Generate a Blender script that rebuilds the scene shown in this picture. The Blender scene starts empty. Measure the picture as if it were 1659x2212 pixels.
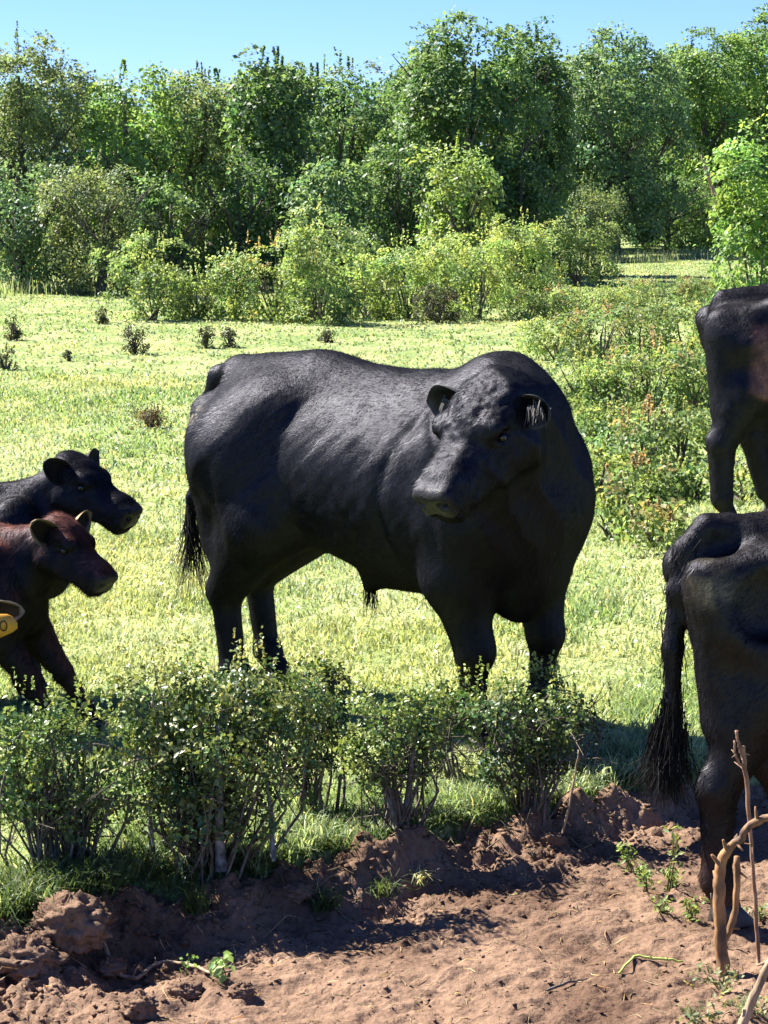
import bpy, math, random
import numpy as np
from mathutils import Vector, Matrix
R = math.radians
rng = np.random.default_rng(7)
random.seed(7)
scene = bpy.context.scene
COL = scene.collection

# ------------------------------------------------------------------ camera
F, CH, HC = 4790.0, 2212.0, 2.2
PITCH = math.atan((1106 - 400) / F)
cam_d = bpy.data.cameras.new('camera')
cam_d.sensor_fit = 'VERTICAL'
cam_d.angle = 2 * math.atan(CH / 2 / F)
cam_d.clip_end = 2000
cam = bpy.data.objects.new('camera', cam_d)
COL.objects.link(cam)
cam.location = (0, 0, HC)
cam.rotation_euler = (R(90) - PITCH, 0, 0)
scene.camera = cam

# ------------------------------------------------------------------ light
SUN_TO = Vector((-0.78, 0.43, 0.95)).normalized()
SUN_EL = math.asin(SUN_TO.z)
SUN_AZ = math.atan2(SUN_TO.x, SUN_TO.y)
world = bpy.data.worlds.new('World')
scene.world = world
world.use_nodes = True
wn = world.node_tree.nodes
wl = world.node_tree.links
sky = wn.new('ShaderNodeTexSky')
sky.sky_type = 'NISHITA'
sky.sun_disc = False
sky.sun_elevation = SUN_EL
sky.sun_rotation = SUN_AZ
sky.air_density = 1.0
sky.dust_density = 0.0
sky.ozone_density = 4.0
sky.altitude = 1500
bg = wn['Background']
bg.inputs['Strength'].default_value = 0.05
tint = wn.new('ShaderNodeVectorMath')
tint.operation = 'MULTIPLY'
tint.inputs[1].default_value = (0.48, 0.60, 1.00)
wl.new(sky.outputs[0], tint.inputs[0])
wl.new(tint.outputs[0], bg.inputs['Color'])
sun_d = bpy.data.lights.new('sun', 'SUN')
sun_d.energy = 4.6
sun_d.angle = R(0.5)
sun_d.color = (1.0, 0.95, 0.87)
sun = bpy.data.objects.new('sun', sun_d)
COL.objects.link(sun)
sun.rotation_euler = SUN_TO.to_track_quat('Z', 'Y').to_euler()
sun.location = (-20, 15, 30)
vs = scene.view_settings
vs.view_transform = 'Standard'
vs.look = 'None'
vs.gamma = 1
vs.use_curve_mapping = False
vs.exposure = 2.2

# ------------------------------------------------------------------ helpers
def ray(px, py):
    r, u = (px - 829.5) / F, (1106 - py) / F
    cp, sp = math.cos(PITCH), math.sin(PITCH)
    return np.array([r, cp + u * sp, -sp + u * cp])

def at(px, py, z=0.0):
    d = ray(px, py)
    t = (z - HC) / d[2]
    return np.array([0, 0, HC]) + d * t

def atd(px, py, y):
    d = ray(px, py)
    return np.array([0, 0, HC]) + d * (y / d[1])

def hash3(i, j, k, seed):
    n = (i * 374761393 + j * 668265263 + k * 2147483647 + seed * 1274126177) & 0xFFFFFFFF
    n = ((n ^ (n >> 13)) * 1274126177) & 0xFFFFFFFF
    n = n ^ (n >> 16)
    return (n & 0xFFFFFF) / float(0xFFFFFF)

def vnoise(p, seed=0):
    """value noise, p (n,3), result -1..1"""
    p = np.asarray(p, float)
    f = np.floor(p)
    t = p - f
    t = t * t * (3 - 2 * t)
    i = f.astype(np.int64)
    out = 0
    for a in (0, 1):
        wa = t[:, 0] if a else 1 - t[:, 0]
        for b in (0, 1):
            wb = t[:, 1] if b else 1 - t[:, 1]
            for c in (0, 1):
                wc = t[:, 2] if c else 1 - t[:, 2]
                out = out + wa * wb * wc * hash3(i[:, 0] + a, i[:, 1] + b, i[:, 2] + c, seed)
    return out * 2 - 1

def fbm(p, oct=3, seed=0, gain=0.5):
    p = np.asarray(p, float)
    s, a, tot = 0, 1.0, 0
    for o in range(oct):
        s = s + a * vnoise(p * (2.03 ** o), seed + o)
        tot += a
        a *= gain
    return s / tot

def p2(x, y, s=1.0):
    return np.stack([np.asarray(x) * s, np.asarray(y) * s, np.zeros_like(np.asarray(x, float))], -1)

def sstep(a, b, x):
    t = np.clip((x - a) / (b - a), 0, 1)
    return t * t * (3 - 2 * t)

def build(name, verts, faces, mat, parent=None, loc=(0, 0, 0), smooth=False, attrs=None, link=True):
    """faces: (n,k) array or list of such arrays"""
    verts = np.asarray(verts, np.float32)
    if not isinstance(faces, list):
        faces = [faces]
    faces = [np.asarray(f, np.int32) for f in faces if len(f)]
    me = bpy.data.meshes.new(name)
    nl = sum(f.size for f in faces)
    nf = sum(len(f) for f in faces)
    me.vertices.add(len(verts))
    me.vertices.foreach_set('co', verts.ravel())
    me.loops.add(nl)
    me.polygons.add(nf)
    me.loops.foreach_set('vertex_index', np.concatenate([f.ravel() for f in faces]))
    tot = np.concatenate([np.full(len(f), f.shape[1], np.int32) for f in faces])
    st = np.concatenate([[0], np.cumsum(tot)[:-1]]).astype(np.int32)
    me.polygons.foreach_set('loop_start', st)
    me.polygons.foreach_set('loop_total', tot)
    if smooth:
        me.polygons.foreach_set('use_smooth', np.ones(nf, bool))
    for k, v in (attrs or {}).items():
        v = np.asarray(v, np.float32)
        if v.ndim == 2:
            if v.shape[1] == 3:
                v = np.concatenate([v, np.ones((len(v), 1), np.float32)], 1)
            a = me.attributes.new(k, 'FLOAT_COLOR', 'POINT')
            a.data.foreach_set('color', v.ravel())
        else:
            a = me.attributes.new(k, 'FLOAT', 'POINT')
            a.data.foreach_set('value', v.ravel())
    me.update(calc_edges=True)
    me.validate()
    if mat:
        me.materials.append(mat)
    o = bpy.data.objects.new(name, me)
    if link:
        COL.objects.link(o)
    o.location = loc
    if parent:
        o.parent = parent
    return o

def empty(name, loc=(0, 0, 0), rz=0):
    o = bpy.data.objects.new(name, None)
    COL.objects.link(o)
    o.location = loc
    o.rotation_euler = (0, 0, rz)
    o.empty_display_size = 0.2
    return o

def tag(o, label=None, cat=None, group=None, kind=None):
    if label: o['label'] = label
    if cat: o['category'] = cat
    if group: o['group'] = group
    if kind: o['kind'] = kind
    return o

class MB:
    """collects tubes into one mesh"""
    def __init__(s):
        s.v, s.q, s.n, s.t = [], [], 0, []
    def tube(s, pts, rad, n=6, tint=None, cap=True):
        pts = np.asarray(pts, float)
        m = len(pts)
        rad = np.broadcast_to(np.asarray(rad, float), (m,)) if np.ndim(rad) else np.full(m, float(rad))
        tg = np.gradient(pts, axis=0)
        tg /= np.linalg.norm(tg, axis=1, keepdims=True) + 1e-9
        ref = np.array([0.31, 0.92, 0.2])
        u = np.cross(tg, ref); u /= np.linalg.norm(u, axis=1, keepdims=True) + 1e-9
        w = np.cross(tg, u)
        a = np.arange(n) * 2 * np.pi / n
        ring = pts[:, None] + rad[:, None, None] * (np.cos(a)[None, :, None] * u[:, None] + np.sin(a)[None, :, None] * w[:, None])
        base = s.n
        s.v.append(ring.reshape(-1, 3))
        i = np.arange(m - 1)[:, None] * n
        j = np.arange(n)[None]
        k = (j + 1) % n
        s.q.append((base + np.stack([i + j, i + k, i + n + k, i + n + j], -1)).reshape(-1, 4))
        s.n += m * n
        if cap:
            for e, o in ((0, 0), (m - 1, (m - 1) * n)):
                s.v.append(pts[e][None] + tg[e] * (rad[e] * 0.3 * (1 if e else -1)))
                idx = np.arange(n)
                c = np.full(n, s.n)
                s.q.append(np.stack([base + o + idx, base + o + (idx + 1) % n, c, c], -1)[:, :4])
                s.n += 1
        cnt = m * n + (2 if cap else 0)
        if tint is not None:
            s.t.append(np.tile(np.asarray(tint, float)[None], (cnt, 1)))
    def build(s, name, mat, parent=None, loc=(0, 0, 0), smooth=True):
        v = np.concatenate(s.v)
        q = np.concatenate(s.q)
        tri = q[q[:, 2] == q[:, 3]][:, :3]
        quad = q[q[:, 2] != q[:, 3]]
        at_ = {'tint': np.concatenate(s.t)} if s.t else None
        return build(name, v - np.asarray(loc)[None] if parent is None else v, [quad, tri], mat, parent, loc if parent is None else (0, 0, 0), smooth, at_)

def norm(v):
    return v / (np.linalg.norm(v, axis=-1, keepdims=True) + 1e-9)

def leaf_quads(P, N, L, W, tint, fold=0.25, r=None):
    """kite leaves at P with normal N, length L, width W (arrays) -> verts, tris, tint"""
    n = len(P)
    r = r or rng
    N = norm(N)
    t = norm(np.cross(N, r.normal(size=(n, 3))))
    b = np.cross(N, t)
    L = np.broadcast_to(L, (n,))[:, None]; W = np.broadcast_to(W, (n,))[:, None]
    v = np.empty((n, 4, 3))
    v[:, 0] = P - t * L * .5
    v[:, 1] = P + b * W * .5 + N * W * fold + t * L * .05
    v[:, 2] = P + t * L * .5
    v[:, 3] = P - b * W * .5 + N * W * fold + t * L * .05
    i = np.arange(n)[:, None] * 4
    f = np.concatenate([i + np.array([[0, 1, 2]]), i + np.array([[0, 2, 3]])])
    return v.reshape(-1, 3), f, np.repeat(tint, 4, 0)

def vary(base, n, amt=0.2, hue=0.12, r=None):
    r = r or rng
    b = np.asarray(base, float)
    k = np.exp(r.normal(0, amt, (n, 1)))
    h = r.normal(0, hue, (n, 1))
    c = b[None] * k * np.concatenate([1 + h, np.ones((n, 1)), 1 - h * .5], 1)
    return np.clip(c, 0.002, 0.9)

# ------------------------------------------------------------------ materials
def new_mat(name):
    m = bpy.data.materials.new(name)
    m.use_nodes = True
    nt = m.node_tree
    nt.nodes.clear()
    out = nt.nodes.new('ShaderNodeOutputMaterial')
    return m, nt, out

def N(nt, t, **kw):
    n = nt.nodes.new(t)
    for k, v in kw.items():
        if k in n.inputs: n.inputs[k].default_value = v
        else: setattr(n, k, v)
    return n

def leaf_mat(name, trans=0.35, rough=0.45, spec=0.4, sat=1.0):
    m, nt, out = new_mat(name)
    a = N(nt, 'ShaderNodeAttribute', attribute_name='tint')
    p = N(nt, 'ShaderNodeBsdfPrincipled', Roughness=rough)
    p.inputs['Specular IOR Level'].default_value = spec
    nz = N(nt, 'ShaderNodeTexNoise'); nz.inputs['Scale'].default_value = 9.0
    tc = N(nt, 'ShaderNodeTexCoord')
    nt.links.new(tc.outputs['Object'], nz.inputs['Vector'])
    mr = N(nt, 'ShaderNodeMapRange'); mr.inputs[3].default_value = .75; mr.inputs[4].default_value = 1.25
    nt.links.new(nz.outputs['Fac'], mr.inputs[0])
    mx = N(nt, 'ShaderNodeVectorMath', operation='SCALE')
    nt.links.new(a.outputs['Color'], mx.inputs[0]); nt.links.new(mr.outputs[0], mx.inputs['Scale'])
    nt.links.new(mx.outputs[0], p.inputs['Base Color'])
    tr = N(nt, 'ShaderNodeBsdfTranslucent')
    hs = N(nt, 'ShaderNodeVectorMath', operation='MULTIPLY')
    hs.inputs[1].default_value = (1.5, 1.4, 0.85)
    nt.links.new(mx.outputs[0], hs.inputs[0])
    nt.links.new(hs.outputs[0], tr.inputs['Color'])
    ms = N(nt, 'ShaderNodeMixShader', Fac=trans)
    ms.inputs[0].default_value = trans
    nt.links.new(p.outputs[0], ms.inputs[1]); nt.links.new(tr.outputs[0], ms.inputs[2])
    nt.links.new(ms.outputs[0], out.inputs['Surface'])
    return m

def bark_mat(name, c1, c2, scale=30, rough=0.85, stretch=(1, 1, .25)):
    m, nt, out = new_mat(name)
    tc = N(nt, 'ShaderNodeTexCoord'); mp = N(nt, 'ShaderNodeMapping'); mp.inputs['Scale'].default_value = stretch
    nz = N(nt, 'ShaderNodeTexNoise'); nz.inputs['Scale'].default_value = scale; nz.inputs['Detail'].default_value = 5
    nt.links.new(tc.outputs['Object'], mp.inputs[0]); nt.links.new(mp.outputs[0], nz.inputs['Vector'])
    cr = N(nt, 'ShaderNodeValToRGB')
    cr.color_ramp.elements[0].position = .35; cr.color_ramp.elements[1].position = .65
    cr.color_ramp.elements[0].color = (*c1, 1); cr.color_ramp.elements[1].color = (*c2, 1)
    nt.links.new(nz.outputs['Fac'], cr.inputs[0])
    p = N(nt, 'ShaderNodeBsdfPrincipled', Roughness=rough); p.inputs['Specular IOR Level'].default_value = .25
    nt.links.new(cr.outputs[0], p.inputs['Base Color'])
    bp = N(nt, 'ShaderNodeBump'); bp.inputs['Strength'].default_value = .6; bp.inputs['Distance'].default_value = .01
    nt.links.new(nz.outputs['Fac'], bp.inputs['Height']); nt.links.new(bp.outputs[0], p.inputs['Normal'])
    nt.links.new(p.outputs[0], out.inputs['Surface'])
    return m

def hide_mat(name, rough=0.5, fur=1.0):
    """short cattle coat: colour attribute, streaky hair relief, soft sheen"""
    m, nt, out = new_mat(name)
    a = N(nt, 'ShaderNodeAttribute', attribute_name='tint')
    tc = N(nt, 'ShaderNodeTexCoord')
    # hair streaks: noise stretched along the lie of the coat, bent by a large noise
    big = N(nt, 'ShaderNodeTexNoise'); big.inputs['Scale'].default_value = 3.0; big.inputs['Detail'].default_value = 2
    nt.links.new(tc.outputs['Object'], big.inputs['Vector'])
    wv = N(nt, 'ShaderNodeVectorMath', operation='MULTIPLY_ADD')
    wv.inputs[1].default_value = (.25, .25, .25)
    nt.links.new(big.outputs['Color'], wv.inputs[0]); nt.links.new(tc.outputs['Object'], wv.inputs[2])
    mp = N(nt, 'ShaderNodeMapping'); mp.inputs['Scale'].default_value = (34, 60, 17); mp.inputs['Rotation'].default_value = (0, R(28), 0)
    nt.links.new(wv.outputs[0], mp.inputs[0])
    fine = N(nt, 'ShaderNodeTexNoise'); fine.inputs['Scale'].default_value = 3.2; fine.inputs['Detail'].default_value = 5; fine.inputs['Roughness'].default_value = .65
    nt.links.new(mp.outputs[0], fine.inputs['Vector'])
    mid = N(nt, 'ShaderNodeTexNoise'); mid.inputs['Scale'].default_value = .55; mid.inputs['Detail'].default_value = 3
    nt.links.new(mp.outputs[0], mid.inputs['Vector'])
    bp = N(nt, 'ShaderNodeBump'); bp.inputs['Strength'].default_value = .55 * fur; bp.inputs['Distance'].default_value = .005
    nt.links.new(fine.outputs['Fac'], bp.inputs['Height'])
    bp2 = N(nt, 'ShaderNodeBump'); bp2.inputs['Strength'].default_value = .22 * fur; bp2.inputs['Distance'].default_value = .012
    nt.links.new(mid.outputs['Fac'], bp2.inputs['Height']); nt.links.new(bp2.outputs[0], bp.inputs['Normal'])
    mr = N(nt, 'ShaderNodeMapRange'); mr.inputs[1].default_value = .25; mr.inputs[2].default_value = .75; mr.inputs[3].default_value = .35; mr.inputs[4].default_value = 1.9
    nt.links.new(mid.outputs['Fac'], mr.inputs[0])
    sc = N(nt, 'ShaderNodeVectorMath', operation='SCALE')
    nt.links.new(a.outputs['Color'], sc.inputs[0]); nt.links.new(mr.outputs[0], sc.inputs['Scale'])
    p = N(nt, 'ShaderNodeBsdfDiffuse')
    nt.links.new(sc.outputs[0], p.inputs['Color'])
    g = N(nt, 'ShaderNodeBsdfGlossy')
    g.inputs['Color'].default_value = (.0190, .0191, .0218, 1)
    rr = N(nt, 'ShaderNodeMapRange'); rr.inputs[3].default_value = rough - .08; rr.inputs[4].default_value = rough + .12
    nt.links.new(fine.outputs['Fac'], rr.inputs[0]); nt.links.new(rr.outputs[0], g.inputs['Roughness'])
    for q in (p, g): nt.links.new(bp.outputs[0], q.inputs['Normal'])
    ad = N(nt, 'ShaderNodeAddShader')
    nt.links.new(p.outputs[0], ad.inputs[0]); nt.links.new(g.outputs[0], ad.inputs[1])
    wet = N(nt, 'ShaderNodeAttribute', attribute_name='wet')
    pn = N(nt, 'ShaderNodeBsdfPrincipled', Roughness=.42)
    pn.inputs['Specular IOR Level'].default_value = .22
    nt.links.new(a.outputs['Color'], pn.inputs['Base Color'])
    vo = N(nt, 'ShaderNodeTexVoronoi'); vo.inputs['Scale'].default_value = 130
    nt.links.new(tc.outputs['Object'], vo.inputs['Vector'])
    bn = N(nt, 'ShaderNodeBump'); bn.inputs['Strength'].default_value = .4; bn.inputs['Distance'].default_value = .003
    nt.links.new(vo.outputs['Distance'], bn.inputs['Height']); nt.links.new(bn.outputs[0], pn.inputs['Normal'])
    ms = N(nt, 'ShaderNodeMixShader')
    nt.links.new(wet.outputs['Fac'], ms.inputs[0]); nt.links.new(ad.outputs[0], ms.inputs[1]); nt.links.new(pn.outputs[0], ms.inputs[2])
    nt.links.new(ms.outputs[0], out.inputs['Surface'])
    return m

def flat_mat(name, col, rough=.5, spec=.5):
    m, nt, out = new_mat(name)
    p = N(nt, 'ShaderNodeBsdfPrincipled', Roughness=rough)
    p.inputs['Specular IOR Level'].default_value = spec
    nz = N(nt, 'ShaderNodeTexNoise'); nz.inputs['Scale'].default_value = 60
    tc = N(nt, 'ShaderNodeTexCoord'); nt.links.new(tc.outputs['Object'], nz.inputs['Vector'])
    mr = N(nt, 'ShaderNodeMapRange'); mr.inputs[3].default_value = .7; mr.inputs[4].default_value = 1.3
    nt.links.new(nz.outputs['Fac'], mr.inputs[0])
    sc = N(nt, 'ShaderNodeVectorMath', operation='SCALE'); sc.inputs[0].default_value = col
    nt.links.new(mr.outputs[0], sc.inputs['Scale']); nt.links.new(sc.outputs[0], p.inputs['Base Color'])
    nt.links.new(p.outputs[0], out.inputs['Surface'])
    return m

M_LEAF = leaf_mat('tree leaves', .48, .5, .35)
M_HEDGE = leaf_mat('glossy hedge leaves', .3, .38, .4)
M_SCRUB = leaf_mat('scrub leaves', .42, .5, .3)
M_GRASS = leaf_mat('grass blades', .42, .5, .3)
M_BARK = bark_mat('grey brown bark', (.05, .042, .035), (.14, .12, .10), 18)
M_TWIG = bark_mat('thin twig bark', (.06, .05, .04), (.17, .14, .11), 60)
M_PALE = bark_mat('pale lichened bark', (.06, .052, .045), (.30, .29, .26), 34, stretch=(1, 1, .7))
M_HIDE = hide_mat('cattle coat', .43)
M_COATHAIR = hide_mat('single coat hairs', .42, 0.0)
M_HAIR = flat_mat('long black hair', (.010, .009, .008), .5, .2)
M_HOOF = flat_mat('dark horn hoof', (.03, .027, .024), .5, .4)
M_EYE = flat_mat('dark wet eye', (.008, .007, .006), .08, .6)

# ------------------------------------------------------------------ ground
# edge between dug soil (camera side) and grass, as world points
edge_px = [(-900, 2110), (-350, 2060), (-60, 2010), (120, 1975), (300, 1915), (520, 1880), (700, 1852), (860, 1818), (1010, 1778), (1150, 1752), (1300, 1715), (1450, 1690), (1640, 1655), (1900, 1600), (2600, 1500)]
EDGE = np.array([at(a, b)[:2] for a, b in edge_px])

def edge_dist(x, y):
    """signed distance: >0 on the grass side"""
    ey = np.interp(x, EDGE[:, 0], EDGE[:, 1])
    return (y - ey) * 0.9

def mound(x, y):
    return .38 * np.exp(-(((x - 2.7) / 1.5) ** 2 + ((y - 12.7) / 2.1) ** 2))

def gh(x, y):
    x = np.asarray(x, float); y = np.asarray(y, float)
    h = mound(x, y) + .03 * fbm(p2(x, y, .7).reshape(-1, 3), 2, 3).reshape(x.shape) * sstep(9.5, 13, y)
    h = h + .25 * fbm(p2(x, y, .09).reshape(-1, 3), 2, 5).reshape(x.shape) * sstep(18, 40, y)
    return h

def field_z(x, y):
    s = edge_dist(x, y) + .05 * fbm(p2(x, y, 5).reshape(-1, 3), 2, 9).reshape(np.shape(x))
    return gh(x, y) - .45 * sstep(.045, -.05, s)

def soil_z(x, y):
    s = edge_dist(x, y)
    P = p2(x, y)
    P = P.reshape(-1, 3); sh = np.shape(x)
    n1 = fbm(P * 2.2, 2, 21).reshape(sh)
    n2 = fbm(P * 7.0, 3, 22).reshape(sh)
    n3 = fbm(P * 24.0, 3, 23).reshape(sh)
    n4 = fbm(P * 70.0, 2, 24).reshape(sh)
    r = 1 - np.abs(fbm(P * 11.0, 2, 25).reshape(sh)) * 2
    A = np.stack([P[:, 0] * .87 + P[:, 1] * .5, (P[:, 1] * .87 - P[:, 0] * .5) * 2.6, P[:, 2]], -1)
    n5 = fbm(A * 13.0, 3, 26).reshape(sh)
    rough = .42 + .58 * sstep(-.6, -.1, s) + .5 * sstep(-.3, -1.2, np.asarray(x, float))
    lip = (.105 - .045 * sstep(.5, 1.0, np.asarray(x, float))) * np.exp(-((s + .01) / .10) ** 2) * (1 + .6 * n2)
    z = -.115 + .02 * n1 + rough * (.045 * n2 + .028 * n3 + .012 * n4 + .014 * r) + .014 * n5 + lip
    z = z - .075 * np.exp(-((s + .33) / .22) ** 2) * sstep(.55, -.25, np.asarray(x, float)) * sstep(-1.0, -.75, np.asarray(x, float))
    z = z - .35 * sstep(.07, .22, s)
    return z

def grid(x0, x1, y0, y1, nx, ny, ypow=1.0):
    xs = np.linspace(x0, x1, nx)
    t = np.linspace(0, 1, ny) ** ypow
    ys = y0 + (y1 - y0) * t
    X, Y = np.meshgrid(xs, ys)
    i = np.arange(ny - 1)[:, None] * nx + np.arange(nx - 1)[None]
    f = np.stack([i, i + 1, i + nx + 1, i + nx], -1).reshape(-1, 4)
    return X, Y, f

def ground_mat():
    m, nt, out = new_mat('pasture turf')
    tc = N(nt, 'ShaderNodeTexCoord')
    n1 = N(nt, 'ShaderNodeTexNoise'); n1.inputs['Scale'].default_value = 1.1; n1.inputs['Detail'].default_value = 4
    n2 = N(nt, 'ShaderNodeTexNoise'); n2.inputs['Scale'].default_value = 14; n2.inputs['Detail'].default_value = 5
    for n in (n1, n2): nt.links.new(tc.outputs['Object'], n.inputs['Vector'])
    c1 = N(nt, 'ShaderNodeValToRGB'); c2 = N(nt, 'ShaderNodeValToRGB')
    e = c1.color_ramp.elements; e[0].position = .35; e[1].position = .68
    e[0].color = (.14, .20, .065, 1); e[1].color = (.30, .33, .15, 1)
    e = c2.color_ramp.elements; e[0].position = .33; e[1].position = .7
    e[0].color = (.55, .55, .5, 1); e[1].color = (1.25, 1.2, 1.15, 1)
    nt.links.new(n1.outputs['Fac'], c1.inputs[0]); nt.links.new(n2.outputs['Fac'], c2.inputs[0])
    mx = N(nt, 'ShaderNodeVectorMath', operation='MULTIPLY')
    nt.links.new(c1.outputs[0], mx.inputs[0]); nt.links.new(c2.outputs[0], mx.inputs[1])
    p = N(nt, 'ShaderNodeBsdfPrincipled', Roughness=.9); p.inputs['Specular IOR Level'].default_value = .1
    nt.links.new(mx.outputs[0], p.inputs['Base Color'])
    bp = N(nt, 'ShaderNodeBump'); bp.inputs['Strength'].default_value = .8; bp.inputs['Distance'].default_value = .05
    nt.links.new(n2.outputs['Fac'], bp.inputs['Height']); nt.links.new(bp.outputs[0], p.inputs['Normal'])
    nt.links.new(p.outputs[0], out.inputs['Surface'])
    return m

def soil_mat():
    m, nt, out = new_mat('dry brown soil')
    tc = N(nt, 'ShaderNodeTexCoord')
    n1 = N(nt, 'ShaderNodeTexNoise'); n1.inputs['Scale'].default_value = 2.5; n1.inputs['Detail'].default_value = 4
    n2 = N(nt, 'ShaderNodeTexNoise'); n2.inputs['Scale'].default_value = 45; n2.inputs['Detail'].default_value = 6; n2.inputs['Roughness'].default_value = .7
    n3 = N(nt, 'ShaderNodeTexVoronoi'); n3.inputs['Scale'].default_value = 55
    for n in (n1, n2, n3): nt.links.new(tc.outputs['Object'], n.inputs['Vector'])
    c1 = N(nt, 'ShaderNodeValToRGB')
    e = c1.color_ramp.elements; e[0].position = .32; e[1].position = .7
    e[0].color = (.100, .059, .038, 1); e[1].color = (.240, .154, .102, 1)
    nt.links.new(n1.outputs['Fac'], c1.inputs[0])
    mr = N(nt, 'ShaderNodeMapRange'); mr.inputs[1].default_value = .25; mr.inputs[2].default_value = .75; mr.inputs[3].default_value = .6; mr.inputs[4].default_value = 1.3
    nt.links.new(n2.outputs['Fac'], mr.inputs[0])
    sc = N(nt, 'ShaderNodeVectorMath', operation='SCALE')
    nt.links.new(c1.outputs[0], sc.inputs[0]); nt.links.new(mr.outputs[0], sc.inputs['Scale'])
    p = N(nt, 'ShaderNodeBsdfPrincipled', Roughness=.92); p.inputs['Specular IOR Level'].default_value = .12
    nt.links.new(sc.outputs[0], p.inputs['Base Color'])
    ad = N(nt, 'ShaderNodeMath', operation='MULTIPLY_ADD'); ad.inputs[1].default_value = -.4
    nt.links.new(n3.outputs['Distance'], ad.inputs[0]); nt.links.new(n2.outputs['Fac'], ad.inputs[2])
    bp = N(nt, 'ShaderNodeBump'); bp.inputs['Strength'].default_value = .9; bp.inputs['Distance'].default_value = .012
    nt.links.new(ad.outputs[0], bp.inputs['Height']); nt.links.new(bp.outputs[0], p.inputs['Normal'])
    nt.links.new(p.outputs[0], out.inputs['Surface'])
    return m
M_TURF, M_SOIL = ground_mat(), soil_mat()

# field: finely cut near the bank, coarse far away, one sheet
xs = np.unique(np.concatenate([np.linspace(-400, -8, 24), np.linspace(-8, 12, 260), np.linspace(12, 400, 24)]))
ys = np.unique(np.concatenate([np.linspace(-60, 5, 10), np.linspace(5, 16, 220), np.linspace(16, 80, 120), np.linspace(80, 1200, 24)]))
X, Y = np.meshgrid(xs, ys)
i = np.arange(len(ys) - 1)[:, None] * len(xs) + np.arange(len(xs) - 1)[None]
fq = np.stack([i, i + 1, i + len(xs) + 1, i + len(xs)], -1).reshape(-1, 4)
tag(build('ground', np.stack([X, Y, field_z(X, Y)], -1).reshape(-1, 3), fq, M_TURF, smooth=True), kind='structure')
X, Y, fq = grid(-2.1, 2.6, 5.0, 9.0, 430, 370)
tag(build('soil', np.stack([X, Y, soil_z(X, Y)], -1).reshape(-1, 3), fq, M_SOIL, smooth=True), kind='structure')

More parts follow.
